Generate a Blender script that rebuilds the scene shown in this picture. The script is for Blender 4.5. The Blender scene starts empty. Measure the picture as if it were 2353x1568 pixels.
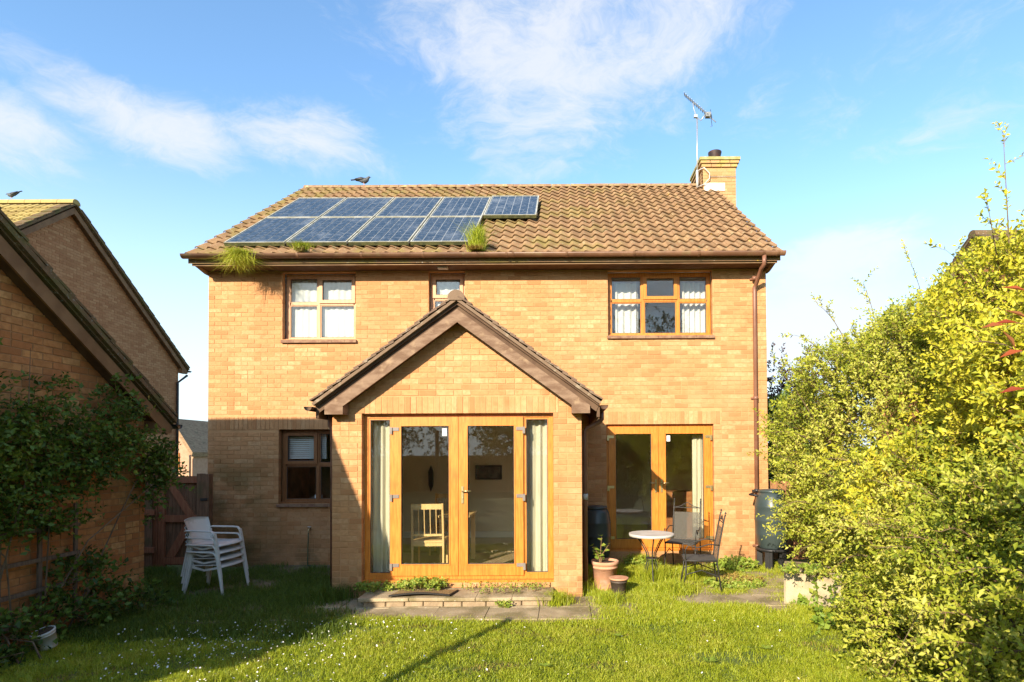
import bpy, math, random
import numpy as np
from mathutils import Matrix, Vector, Euler
rnd = random.Random(7)
S = bpy.context.scene
COL = S.collection
# ---------------------------------------------------------------- camera
CAM_Z = 1.75
W0, H0, FPX = 2353.0, 1568.0, 1310.0
PITCH, ROLL = math.radians(1.0), math.radians(-0.3)
PU, PV = 1296.0, 1040.0 - FPX * math.tan(math.radians(1.0))
RC = Matrix.Rotation(math.pi / 2 + PITCH, 3, 'X') @ Matrix.Rotation(ROLL, 3, 'Z')
cd = bpy.data.cameras.new('camera'); cam = bpy.data.objects.new('camera', cd); COL.objects.link(cam)
cam.matrix_world = Matrix.Translation((0, 0, CAM_Z)) @ RC.to_4x4()
cd.sensor_width = 36; cd.lens = 36 * FPX / W0
cd.shift_x = (W0 / 2 - PU) / W0; cd.shift_y = (PV - H0 / 2) / W0
cd.clip_start = 0.05; cd.clip_end = 3000
S.camera = cam
# ---------------------------------------------------------------- light
SD = Vector((0.47, 1.0, -0.46)).normalized()      # direction the sunlight travels
el = math.asin(-SD.z)
w = bpy.data.worlds.new('World'); S.world = w; w.use_nodes = True
nt = w.node_tree; nt.nodes.clear()
def N(t, k, **kw):
    n = t.nodes.new(k)
    for a, b in kw.items(): setattr(n, a, b)
    return n
sky = N(nt, 'ShaderNodeTexSky', sky_type='NISHITA', sun_disc=False, sun_elevation=el, air_density=1.0, dust_density=0.6, ozone_density=2.0)
sky.sun_rotation = math.atan2(-SD.x, -SD.y)
tc = N(nt, 'ShaderNodeTexCoord')
def vmath(t, op, a, b=None):
    n = N(t, 'ShaderNodeVectorMath', operation=op)
    for i, x in enumerate((a, b)):
        if x is None: continue
        if hasattr(x, 'is_output'): t.links.new(x, n.inputs[i])
        else: n.inputs[i].default_value = x
    return n.outputs['Value'] if op in ('LENGTH', 'DOT_PRODUCT', 'DISTANCE') else n.outputs[0]
def fmath(t, op, a, b=None, c=None, clamp=False):
    n = N(t, 'ShaderNodeMath', operation=op, use_clamp=clamp)
    for i, x in enumerate((a, b, c)):
        if x is None: continue
        if hasattr(x, 'is_output'): t.links.new(x, n.inputs[i])
        else: n.inputs[i].default_value = x
    return n.outputs[0]
def mrange(t, x, a, b, c=0, d=1, smooth=True):
    n = N(t, 'ShaderNodeMapRange', interpolation_type='SMOOTHSTEP' if smooth else 'LINEAR')
    t.links.new(x, n.inputs[0])
    for i, v in enumerate((a, b, c, d)): n.inputs[i + 1].default_value = v
    return n.outputs[0]
gen = tc.outputs['Generated']
mp = N(nt, 'ShaderNodeMapping'); nt.links.new(gen, mp.inputs[0]); mp.inputs['Scale'].default_value = (1, 1, 2.0)
warp = N(nt, 'ShaderNodeTexNoise'); nt.links.new(mp.outputs[0], warp.inputs[0]); warp.inputs['Scale'].default_value = 3; warp.inputs['Detail'].default_value = 4
wv = vmath(nt, 'SUBTRACT', warp.outputs['Color'], (0.5, 0.5, 0.5))
wsc = N(nt, 'ShaderNodeVectorMath', operation='SCALE'); nt.links.new(wv, wsc.inputs[0]); wsc.inputs['Scale'].default_value = 0.40
pos = vmath(nt, 'ADD', mp.outputs[0], wsc.outputs[0])
ns = N(nt, 'ShaderNodeTexNoise'); nt.links.new(pos, ns.inputs[0]); ns.inputs['Scale'].default_value = 5.2; ns.inputs['Detail'].default_value = 12; ns.inputs['Roughness'].default_value = 0.68
def dirof(u, v): return (RC @ Vector(((u - PU) / FPX, -(v - PV) / FPX, -1))).normalized()
acc = None
for (u, v, ru, rv, g) in ((1270, 110, .32, .15, 1.0), (1480, 60, .34, .16, .8), (1120, 230, .2, .09, .55), (1650, 200, .3, .13, .35), (250, 250, .10, .05, .8), (400, 310, .12, .06, .85), (690, 320, .15, .055, .85), (15, 290, .09, .06, .8), (1950, 580, .16, .07, 1.0), (2180, 280, .14, .05, .5), (1860, 780, .24, .11, 1.1), (40, 120, .09, .05, .35), (2100, 20, .2, .08, .35)):
    d = dirof(u, v)
    df = vmath(nt, 'SUBTRACT', gen, tuple(d))
    sc = vmath(nt, 'MULTIPLY', df, (1 / ru, 1 / ru, 1 / rv))
    m = mrange(nt, vmath(nt, 'LENGTH', sc), 1.35, 0.0, 0, g)
    acc = m if acc is None else fmath(nt, 'MAXIMUM', acc, m)
# elsewhere in the sky a scatter of similar small clouds
sp = N(nt, 'ShaderNodeSeparateXYZ'); nt.links.new(gen, sp.inputs[0])
behind = mrange(nt, sp.outputs[1], 0.15, -0.25, 0, 0.75)
big = N(nt, 'ShaderNodeTexNoise'); nt.links.new(mp.outputs[0], big.inputs[0]); big.inputs['Scale'].default_value = 1.6
acc = fmath(nt, 'MAXIMUM', acc, fmath(nt, 'MULTIPLY', behind, mrange(nt, big.outputs[0], .42, .62)))
th = fmath(nt, 'MULTIPLY_ADD', acc, 0.42, ns.outputs[0])
cl = mrange(nt, th, 0.60, 0.98)
cl = fmath(nt, 'MULTIPLY', cl, 0.80)
hz = mrange(nt, sp.outputs[2], 0.50, -0.02, 0, 1.0)
hz = fmath(nt, 'POWER', hz, 1.2)
m1 = N(nt, 'ShaderNodeMix', data_type='RGBA'); nt.links.new(hz, m1.inputs[0]); nt.links.new(sky.outputs[0], m1.inputs[6]); m1.inputs[7].default_value = (3.55, 3.55, 3.65, 1)
gain = N(nt, 'ShaderNodeMix', data_type='RGBA', blend_type='MULTIPLY'); gain.inputs[0].default_value = 1
nt.links.new(m1.outputs[2], gain.inputs[6]); gain.inputs[7].default_value = (.98, 1.16, 1.22, 1)
m2 = N(nt, 'ShaderNodeMix', data_type='RGBA'); nt.links.new(cl, m2.inputs[0]); nt.links.new(gain.outputs[2], m2.inputs[6]); m2.inputs[7].default_value = (3.3, 3.35, 3.45, 1)
bg = N(nt, 'ShaderNodeBackground'); bg.inputs[1].default_value = 0.15
nt.links.new(m2.outputs[2], bg.inputs[0])
wo = N(nt, 'ShaderNodeOutputWorld'); nt.links.new(bg.outputs[0], wo.inputs[0])
sl = bpy.data.lights.new('sun', 'SUN'); so = bpy.data.objects.new('sun', sl); COL.objects.link(so)
sl.energy = 5.0; sl.angle = math.radians(0.5); sl.color = (1.0, 0.86, 0.66)
so.rotation_euler = SD.to_track_quat('-Z', 'Y').to_euler(); so.location = (-10, -20, 12)
S.view_settings.view_transform = 'Standard'; S.view_settings.look = 'None'
S.view_settings.exposure = 0.97; S.view_settings.gamma = 1.0
S.cycles.use_denoising = True
S.cycles.caustics_reflective = False; S.cycles.caustics_refractive = False
S.cycles.max_bounces = 8; S.cycles.transparent_max_bounces = 16
S.cycles.sample_clamp_indirect = 6

# ---------------------------------------------------------------- helpers
def Q(u, v, y):
    """world x, z of the photograph's point (u, v) on the plane at distance y"""
    d = RC @ Vector(((u - PU) / FPX, -(v - PV) / FPX, -1))
    return d.x / d.y * y, CAM_Z + d.z / d.y * y
def QG(u, v, z):
    d = RC @ Vector(((u - PU) / FPX, -(v - PV) / FPX, -1))
    t = (z - CAM_Z) / d.z
    return d.x * t, d.y * t
def RECT(u0, v0, u1, v1, y):
    a = Q(u0, (v0 + v1) / 2, y)[0]; b = Q(u1, (v0 + v1) / 2, y)[0]
    c = Q((u0 + u1) / 2, v1, y)[1]; d = Q((u0 + u1) / 2, v0, y)[1]
    return a, b, c, d            # x0, x1, z0, z1
MATS = {}
def mat(name, c1, c2=None, rough=0.75, scale=6.0, detail=5.0, stretch=(1, 1, 1), tint=None, bump=0.0, bscale=None, metal=0.0, spec=0.4, space='world', patches=(), transl=0.0, lo=.35, hi=.65, coat=0):
    if name in MATS: return MATS[name]
    m = bpy.data.materials.new(name); m.use_nodes = True; t = m.node_tree; t.nodes.clear()
    out = N(t, 'ShaderNodeOutputMaterial'); p = N(t, 'ShaderNodeBsdfPrincipled')
    p.inputs['Roughness'].default_value = rough; p.inputs['Metallic'].default_value = metal
    p.inputs['Specular IOR Level'].default_value = spec; p.inputs['Coat Weight'].default_value = coat
    if space == 'world': co = N(t, 'ShaderNodeNewGeometry').outputs['Position']
    else: co = N(t, 'ShaderNodeTexCoord').outputs['Object']
    mpn = N(t, 'ShaderNodeMapping'); t.links.new(co, mpn.inputs[0]); mpn.inputs['Scale'].default_value = stretch
    nz = N(t, 'ShaderNodeTexNoise'); t.links.new(mpn.outputs[0], nz.inputs[0]); nz.inputs['Scale'].default_value = scale; nz.inputs['Detail'].default_value = detail
    def rgba(c): return (c[0], c[1], c[2], 1)
    if tint:
        at = N(t, 'ShaderNodeAttribute', attribute_name='tint')
        r = N(t, 'ShaderNodeValToRGB'); t.links.new(at.outputs['Fac'], r.inputs[0])
        cr = r.color_ramp; cr.elements[0].position = 0; cr.elements[0].color = rgba(tint[0])
        cr.elements[1].position = 1; cr.elements[1].color = rgba(tint[-1])
        for i, c in enumerate(tint[1:-1]):
            e = cr.elements.new((i + 1) / (len(tint) - 1)); e.color = rgba(c)
        base = r.outputs[0]
        if c2 is not None:
            mx = N(t, 'ShaderNodeMix', data_type='RGBA'); t.links.new(mrange(t, nz.outputs[0], lo, hi, 0, .55), mx.inputs[0])
            t.links.new(base, mx.inputs[6]); mx.inputs[7].default_value = rgba(c2); base = mx.outputs[2]
    else:
        mx = N(t, 'ShaderNodeMix', data_type='RGBA'); t.links.new(mrange(t, nz.outputs[0], lo, hi), mx.inputs[0])
        mx.inputs[6].default_value = rgba(c1); mx.inputs[7].default_value = rgba(c2 or c1); base = mx.outputs[2]
    for (c, psc, a, b, amt, box) in patches:      # stains and growth: noise patches, optionally kept to one part of the place
        n2 = N(t, 'ShaderNodeTexNoise'); t.links.new(co, n2.inputs[0]); n2.inputs['Scale'].default_value = psc; n2.inputs['Detail'].default_value = 6
        f = mrange(t, n2.outputs[0], a, b, 0, amt)
        if box:
            s3 = N(t, 'ShaderNodeSeparateXYZ'); t.links.new(co, s3.inputs[0])
            for ax, p0, p1 in box: f = fmath(t, 'MULTIPLY', f, mrange(t, s3.outputs[ax], p0, p1, 0, 1))
        mx = N(t, 'ShaderNodeMix', data_type='RGBA'); t.links.new(f, mx.inputs[0]); t.links.new(base, mx.inputs[6]); mx.inputs[7].default_value = rgba(c); base = mx.outputs[2]
    t.links.new(base, p.inputs['Base Color'])
    if bump:
        n3 = N(t, 'ShaderNodeTexNoise'); t.links.new(mpn.outputs[0], n3.inputs[0]); n3.inputs['Scale'].default_value = bscale or scale * 6; n3.inputs['Detail'].default_value = 4
        b = N(t, 'ShaderNodeBump'); b.inputs['Strength'].default_value = bump; b.inputs['Distance'].default_value = 0.01
        t.links.new(n3.outputs[0], b.inputs['Height']); t.links.new(b.outputs[0], p.inputs['Normal'])
    if transl:
        tr = N(t, 'ShaderNodeBsdfTranslucent'); t.links.new(base, tr.inputs[0])
        ms = N(t, 'ShaderNodeMixShader'); ms.inputs[0].default_value = transl
        t.links.new(p.outputs[0], ms.inputs[1]); t.links.new(tr.outputs[0], ms.inputs[2]); t.links.new(ms.outputs[0], out.inputs[0])
    else: t.links.new(p.outputs[0], out.inputs[0])
    MATS[name] = m
    return m
def glass_mat(name, f0=.07, tintc=(.93, .97, .95), rough=0.0, boost=1.0):
    m = bpy.data.materials.new(name); m.use_nodes = True; t = m.node_tree; t.nodes.clear()
    out = N(t, 'ShaderNodeOutputMaterial'); ge = N(t, 'ShaderNodeNewGeometry'); c1_ = fmath(t, 'SUBTRACT', 1.0, fmath(t, 'ABSOLUTE', vmath(t, 'DOT_PRODUCT', ge.outputs['Normal'], ge.outputs['Incoming']))); fres = fmath(t, 'MULTIPLY_ADD', fmath(t, 'POWER', c1_, 5.0), 1 - f0, f0)
    tr = N(t, 'ShaderNodeBsdfTransparent'); tr.inputs[0].default_value = (*tintc, 1)
    gl = N(t, 'ShaderNodeBsdfGlossy'); gl.inputs['Roughness'].default_value = rough
    nz = N(t, 'ShaderNodeTexNoise'); g = N(t, 'ShaderNodeNewGeometry'); t.links.new(g.outputs['Position'], nz.inputs[0]); nz.inputs['Scale'].default_value = 1.3
    b = N(t, 'ShaderNodeBump'); b.inputs['Strength'].default_value = 0.02; b.inputs['Distance'].default_value = 0.01
    t.links.new(nz.outputs[0], b.inputs['Height']); t.links.new(b.outputs[0], gl.inputs['Normal'])
    ms = N(t, 'ShaderNodeMixShader'); t.links.new(fmath(t, 'MULTIPLY', fres, boost, clamp=True), ms.inputs[0])
    t.links.new(tr.outputs[0], ms.inputs[1]); t.links.new(gl.outputs[0], ms.inputs[2]); t.links.new(ms.outputs[0], out.inputs[0])
    MATS[name] = m
    return m

class MB:
    """collects shapes and links them as one mesh object"""
    def __init__(s): s.v = []; s.f = []; s.m = []; s.t = []; s.sm = []
    def add(s, vs, fs, mi=0, tint=0.5, smooth=False):
        o = len(s.v); s.v += [tuple(p) for p in vs]; s.t += [tint] * len(vs)
        for f in fs: s.f.append(tuple(o + i for i in f)); s.m.append(mi); s.sm.append(smooth)
        return s
    def box(s, x0, x1, y0, y1, z0, z1, mi=0, tint=0.5, M=None):
        vs = [(x, y, z) for z in (z0, z1) for y in (y0, y1) for x in (x0, x1)]
        if M is not None: vs = [M @ Vector(p) for p in vs]
        return s.add(vs, [(0, 2, 3, 1), (4, 5, 7, 6), (0, 1, 5, 4), (2, 6, 7, 3), (0, 4, 6, 2), (1, 3, 7, 5)], mi, tint)
    def bevbox(s, x0, x1, y0, y1, z0, z1, b=.004, mi=0, tint=0.5, M=None):
        # box with its front (-y) edges chamfered
        vs = [(x0, y1, z0), (x1, y1, z0), (x1, y1, z1), (x0, y1, z1), (x0, y0 + b, z0), (x1, y0 + b, z0), (x1, y0 + b, z1), (x0, y0 + b, z1),
              (x0 + b, y0, z0 + b), (x1 - b, y0, z0 + b), (x1 - b, y0, z1 - b), (x0 + b, y0, z1 - b)]
        if M is not None: vs = [M @ Vector(p) for p in vs]
        return s.add(vs, [(0, 3, 2, 1), (0, 1, 5, 4), (1, 2, 6, 5), (2, 3, 7, 6), (3, 0, 4, 7), (4, 5, 9, 8), (5, 6, 10, 9), (6, 7, 11, 10), (7, 4, 8, 11), (8, 9, 10, 11)], mi, tint)
    def prism(s, poly, axis, a, b, mi=0, tint=.5):
        """poly: 2-D points; axis 'x' -> (y,z) extruded along x, 'y' -> (x,z) extruded along y, 'z' -> (x,y)"""
        n = len(poly)
        f = {'x': lambda p, k: (k, p[0], p[1]), 'y': lambda p, k: (p[0], k, p[1]), 'z': lambda p, k: (p[0], p[1], k)}[axis]
        vs = [f(p, a) for p in poly] + [f(p, b) for p in poly]
        return s.add(vs, [tuple(range(n))[::-1], tuple(range(n, 2 * n))] + [(i, (i + 1) % n, n + (i + 1) % n, n + i) for i in range(n)], mi, tint)
    def tube(s, pts, r, seg=8, mi=0, tint=.5, flat=None, up=None, cap=True):
        """round (or flattened: flat=(a,b) half sizes) bar through pts; r may be a list"""
        P = [Vector(p) for p in pts]; n = len(P); rs = r if isinstance(r, (list, tuple)) else [r] * n
        rings = []; prev = None
        for i, p in enumerate(P):
            t = (P[min(i + 1, n - 1)] - P[max(i - 1, 0)]).normalized()
            ref = Vector(up) if up else (prev if prev else (Vector((0, 0, 1)) if abs(t.z) < .9 else Vector((1, 0, 0))))
            a = t.cross(ref); a = a.normalized() if a.length > 1e-6 else Vector((1, 0, 0)); b = a.cross(t).normalized(); prev = b
            fa, fb = flat if flat else (1, 1)
            if flat and len(P) and not up: pass
            rings.append([p + (a * math.cos(q) * fa + b * math.sin(q) * fb) * rs[i] for q in [2 * math.pi * (k + .5) / seg for k in range(seg)]])
        vs = [q for rr in rings for q in rr]; fs = []
        for i in range(n - 1):
            for k in range(seg): fs.append((i * seg + k, i * seg + (k + 1) % seg, (i + 1) * seg + (k + 1) % seg, (i + 1) * seg + k))
        if cap: fs += [tuple(range(seg))[::-1], tuple((n - 1) * seg + k for k in range(seg))]
        return s.add(vs, fs, mi, tint, smooth=seg > 5)
    def lathe(s, prof, cx=0, cy=0, seg=24, mi=0, tint=.5, z0=0, M=None, smooth=True):
        vs = []; n = len(prof)
        for (r, z) in prof:
            for k in range(seg):
                q = 2 * math.pi * k / seg; vs.append(Vector((cx + r * math.cos(q), cy + r * math.sin(q), z0 + z)))
        if M is not None: vs = [M @ p for p in vs]
        fs = [(i * seg + k, i * seg + (k + 1) % seg, (i + 1) * seg + (k + 1) % seg, (i + 1) * seg + k) for i in range(n - 1) for k in range(seg)]
        fs += [tuple(range(seg))[::-1], tuple((n - 1) * seg + k for k in range(seg))]
        return s.add(vs, fs, mi, tint, smooth=smooth)
    def mesh(s, name, mats):
        me = bpy.data.meshes.new(name); me.from_pydata(s.v, [], s.f)
        for m in (mats if isinstance(mats, (list, tuple)) else [mats]): me.materials.append(m)
        me.polygons.foreach_set('material_index', s.m); me.polygons.foreach_set('use_smooth', s.sm)
        a = me.attributes.new('tint', 'FLOAT', 'POINT'); a.data.foreach_set('value', s.t)
        me.update(); return me
    def build(s, name, mats, parent=None, loc=None, kind=None):
        return link(name, s.mesh(name, mats), parent, loc, kind)
def link(name, data, parent=None, loc=None, kind=None, mw=None):
    o = bpy.data.objects.new(name, data); COL.objects.link(o)
    if loc is not None: o.location = loc
    if mw is not None: o.matrix_local = mw
    if parent is not None:
        o.parent = parent      # parts are written in their thing's own space, or for a building in world space
        if parent.name in WROOT: o.matrix_parent_inverse = Matrix.Translation(-Vector(WROOT[parent.name]))
    if kind: o['kind'] = kind
    return o
WROOT = {}
def building(name, label, cat, loc):
    o = thing(name, label, cat, loc); WROOT[o.name] = loc; return o
def tag(o, label=None, cat=None, group=None, kind=None):
    if label: o['label'] = label
    if cat: o['category'] = cat
    if group: o['group'] = group
    if kind: o['kind'] = kind
    return o
def thing(name, label, cat, loc=(0, 0, 0), rz=0, group=None):
    o = bpy.data.objects.new(name, None); COL.objects.link(o); o.location = loc; o.rotation_euler = (0, 0, rz); o.empty_display_size = .1
    return tag(o, label, cat, group)
def copy_tree(o, parent=None):
    c = o.copy(); COL.objects.link(c)
    if parent is not None: c.parent = parent
    for ch in list(o.children): copy_tree(ch, c)
    return c
def npmesh(name, V, F, mats, tint=None, smooth=False, mi=None):
    """V (n,3), F (m,k) all faces with k corners"""
    me = bpy.data.meshes.new(name); n, (m, k) = len(V), F.shape
    me.vertices.add(n); me.vertices.foreach_set('co', V.astype(np.float32).ravel())
    me.loops.add(m * k); me.loops.foreach_set('vertex_index', F.astype(np.int32).ravel())
    me.polygons.add(m); me.polygons.foreach_set('loop_start', np.arange(0, m * k, k, dtype=np.int32))
    if mi is not None: me.polygons.foreach_set('material_index', mi.astype(np.int32))
    for q in (mats if isinstance(mats, (list, tuple)) else [mats]): me.materials.append(q)
    if tint is not None:
        a = me.attributes.new('tint', 'FLOAT', 'POINT'); a.data.foreach_set('value', tint.astype(np.float32))
    me.update(calc_edges=True); return me

# ---------------------------------------------------------------- materials
ALGAE = ((.045, .055, .012), 1.6, .35, .6, .8, ((0, -4.3, -5.6), (2, 2.1, .9)))
BR_T = ((.43, .195, .08), (.52, .257, .11), (.56, .295, .132), (.53, .263, .115), (.62, .38, .195), (.47, .225, .093), (.57, .315, .147))
m_brick = mat('brick', None, (.42, .21, .09), tint=BR_T, scale=22, bump=.35, bscale=90, rough=.9, spec=.2, patches=(ALGAE, ((.30, .14, .055), 9, .55, .75, .40, None), ((.40, .19, .08), .9, .42, .68, .45, None), ((.62, .40, .22), 1.7, .5, .75, .35, None), ((.16, .11, .05), 3.5, .40, .62, .55, ((2, .42, .02),))))
m_mortar = mat('mortar', (.54, .30, .14), (.48, .26, .12), scale=9, bump=.3, rough=.95, spec=.1, patches=(ALGAE,))
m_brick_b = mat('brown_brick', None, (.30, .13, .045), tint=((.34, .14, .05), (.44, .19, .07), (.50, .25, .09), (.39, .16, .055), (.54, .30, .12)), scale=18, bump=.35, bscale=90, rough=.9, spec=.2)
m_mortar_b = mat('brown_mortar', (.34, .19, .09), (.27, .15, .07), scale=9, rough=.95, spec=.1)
m_tile = mat('roof_tile', None, (.20, .12, .065), tint=((.20, .122, .066), (.27, .165, .088), (.235, .14, .078), (.31, .195, .105)), scale=14, bump=.5, bscale=70, rough=.9, spec=.2,
    patches=(((.22, .19, .05), 2.2, .45, .68, .6, ((0, 3.2, -1.0),)), ((.30, .27, .16), 13, .58, .70, .7, None), ((.55, .35, .06), 7, .66, .74, .9, ((0, 0.8, 3.2),)), ((.55, .50, .42), 24, .69, .74, .9, None)))
m_ridge = mat('ridge_tile', (.24, .14, .085), (.30, .22, .11), scale=10, bump=.4, rough=.9, patches=(((.45, .38, .2), 16, .58, .7, .8, None),))
m_tile_d = mat('mossy_tile', None, (.10, .08, .04), tint=((.12, .075, .045), (.17, .11, .06), (.15, .10, .05)), scale=16, bump=.5, rough=.95, spec=.15,
    patches=(((.26, .25, .2), 30, .6, .68, .8, None), ((.12, .12, .04), 5, .5, .65, .6, None)))
m_tile_y = mat('lichen_tile', None, (.34, .27, .10), tint=((.30, .22, .09), (.42, .33, .13), (.36, .28, .11)), scale=9, bump=.4, rough=.95, spec=.15)
m_slate = mat('slate', (.045, .048, .055), (.07, .07, .075), scale=8, rough=.7)
m_fascia = mat('fascia_wood', (.22, .125, .065), (.34, .22, .12), scale=3, stretch=(1, 1, 9), rough=.75, bump=.3, patches=(((.32, .22, .12), 2.4, .52, .7, .6, None), ((.09, .08, .035), 3.1, .55, .7, .5, None)))
m_barge = mat('barge_board', (.15, .085, .05), (.24, .155, .10), scale=5, stretch=(1, 1, 3), rough=.8, bump=.4, patches=(((.40, .28, .17), 6, .55, .72, .6, None),))
m_barge_d = mat('dark_barge_board', (.16, .085, .035), (.22, .125, .055), scale=4, rough=.75, bump=.3)
m_soffit = mat('soffit', (.085, .045, .025), (.12, .07, .04), scale=6, rough=.8)
m_gutter = mat('gutter_plastic', (.13, .065, .035), (.19, .10, .055), scale=4, rough=.42, patches=(((.20, .15, .07), 5, .55, .7, .5, None),))
m_pipe = mat('downpipe_plastic', (.19, .085, .05), (.23, .11, .07), scale=5, rough=.38)
m_grey = mat('pale_bracket', (.45, .43, .40), (.55, .52, .48), rough=.6)
m_oak = mat('oak_frame', (.52, .165, .02), (.62, .235, .036), scale=5, stretch=(12, 4, 1), rough=.38, bump=.08, patches=(((.36, .12, .02), 4, .48, .75, .5, None), ((.20, .10, .04), 9, .60, .75, .5, ((2, .5, .05),))))
m_pinkf = mat('faded_frame', (.50, .25, .115), (.56, .30, .16), scale=5, stretch=(8, 4, 1), rough=.5)
m_brownf = mat('brown_frame', (.21, .085, .03), (.25, .11, .04), scale=5, stretch=(8, 4, 1), rough=.45)
m_sill = mat('sill_tile', (.20, .10, .06), (.28, .17, .10), scale=12, rough=.8, bump=.3)
m_seal = mat('glazing_seal', (.06, .05, .045), rough=.7)
m_glass = glass_mat('window_glass', .075, (.95, .965, .95))
m_glass2 = glass_mat('frosted_glass', .06, (.85, .88, .9), .25)
m_curtain = mat('cream_curtain', (.72, .66, .50), (.80, .74, .58), scale=3, stretch=(12, 12, 1), rough=.95, spec=.1, transl=.25)
m_white_c = mat('white_curtain', (.82, .80, .76), (.88, .87, .84), scale=3, rough=.95, spec=.1, transl=.3)
m_wall_in = mat('plaster', (.78, .69, .54), (.82, .73, .58), scale=1.5, rough=.95, spec=.1)
m_wall_up = mat('white_plaster', (.82, .82, .81), (.85, .85, .84), scale=1.5, rough=.95, spec=.1)
m_floor_in = mat('room_floor', (.36, .26, .16), (.42, .30, .18), scale=4, stretch=(1, 8, 1), rough=.6)
m_beech = mat('beech', (.72, .46, .18), (.78, .52, .23), scale=5, stretch=(6, 6, 1), rough=.4)
m_metal = mat('brass_metal', (.60, .48, .25), rough=.3, metal=.8)
m_hinge = mat('grey_hinge', (.18, .15, .13), (.22, .19, .17), rough=.5)
m_slab = mat('paving', (.31, .24, .145), (.40, .32, .20), scale=5, bump=.6, bscale=50, rough=.95, patches=(((.17, .14, .06), 3, .45, .62, .8, None), ((.60, .55, .45), 45, .64, .70, .7, None)))
m_riser = mat('step_riser', (.26, .19, .12), (.36, .27, .17), scale=7, bump=.8, bscale=30, rough=.95)
m_conc = mat('weathered_concrete', (.34, .28, .18), (.46, .39, .26), scale=6, bump=.9, bscale=30, rough=.95, patches=(((.28, .22, .13), 4, .52, .66, .6, None),))
m_wood_d = mat('dark_fence_wood', (.15, .075, .038), (.22, .115, .06), scale=5, stretch=(10, 10, 1), rough=.85, bump=.4, patches=(((.07, .075, .02), 3, .5, .7, .6, None),))
m_wood_r = mat('red_brown_post', (.26, .09, .04), (.32, .13, .06), scale=5, stretch=(10, 10, 1), rough=.85, bump=.4)
m_wood_g = mat('grey_trellis_wood', (.12, .085, .06), (.18, .13, .09), scale=6, stretch=(8, 8, 1), rough=.9, bump=.4)
m_plastic = mat('white_plastic', (.62, .60, .56), (.69, .67, .62), scale=5, rough=.45, patches=(((.40, .38, .30), 8, .58, .72, .5, None),))
m_black = mat('black_steel', (.025, .024, .022), (.04, .038, .034), scale=20, rough=.5)
m_mesh = mat('mesh_fabric', (.07, .07, .065), rough=.8)
m_terra = mat('terracotta', (.52, .25, .14), (.60, .32, .20), scale=7, rough=.85, bump=.3, patches=(((.60, .48, .38), 6, .55, .7, .4, None),))
m_dpot = mat('dark_pot', (.06, .045, .04), (.09, .065, .05), scale=9, rough=.6)
m_butt = mat('green_plastic', (.038, .055, .056), (.048, .066, .066), scale=3, rough=.33)
m_buttb = mat('black_plastic', (.018, .018, .02), (.03, .03, .03), scale=5, rough=.45)
m_hose = mat('hose', (.015, .09, .04), rough=.4)
m_mat = mat('coir_mat', (.22, .14, .06), (.30, .20, .08), scale=40, rough=1, bump=.9)
m_rubber = mat('rubber', (.02, .018, .016), rough=.7)
m_soil = mat('soil', (.055, .035, .02), (.08, .055, .03), scale=20, rough=1, bump=.8)
m_bark = mat('bark', (.13, .085, .05), (.20, .14, .085), scale=15, stretch=(1, 1, .3), rough=.95, bump=.8)
m_twig = mat('twig', (.20, .12, .06), (.28, .17, .08), scale=15, rough=.9)
m_lead = mat('lead_flashing', (.55, .54, .52), (.65, .64, .62), rough=.5)
m_alu = mat('aluminium', (.60, .60, .60), rough=.35, metal=.7)
m_alu2 = mat('panel_frame', (.42, .42, .38), (.30, .29, .22), scale=7, rough=.5)
m_mossf = mat('mossy_frame', (.045, .05, .02), (.09, .09, .03), scale=12, rough=.95, bump=.5)
m_cell = mat('solar_cell', (.018, .030, .046), (.030, .043, .060), scale=9, rough=.28, spec=.5, coat=.15, patches=(((.30, .31, .32), 14, .45, .85, .45, None), ((.24, .26, .28), 2.0, .5, .8, .5, None), ((.65, .65, .62), 38, .70, .73, .9, None)))
m_cellb = mat('cell_backing', (.24, .27, .29), (.34, .36, .37), rough=.25, spec=.6)
# ---------------------------------------------------------------- the setting
YM, YE = 9.6, 7.35          # main wall and extension front
GZ = -0.12                  # lawn level
g = MB(); gx = [-400, -60, -20, -12] + [x * .5 for x in range(-20, 21)] + [12, 20, 60, 400]; gy = [-300, -60, -25, -15] + [y * .5 for y in range(-20, 21)] + [12, 16, 25, 60, 600]
def gh(x, y):
    return GZ + (0.018 * math.sin(x * 1.7 + y * .8) + .014 * math.sin(x * .6 - y * 2.1 + 1)) * (1 if abs(x) < 10 and abs(y) < 10 else 0) - .012
vs = [(x, y, gh(x, y)) for y in gy for x in gx]; nx = len(gx)
g.add(vs, [(j * nx + i, j * nx + i + 1, (j + 1) * nx + i + 1, (j + 1) * nx + i) for j in range(len(gy) - 1) for i in range(nx - 1)], smooth=True)
m_ground = mat('lawn_soil', (.07, .10, .02), (.11, .14, .03), scale=3, rough=1, bump=.8, bscale=40, patches=(((.16, .12, .06), 1.3, .55, .68, .8, None),))
tag(g.build('ground', m_ground), kind='structure')
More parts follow.
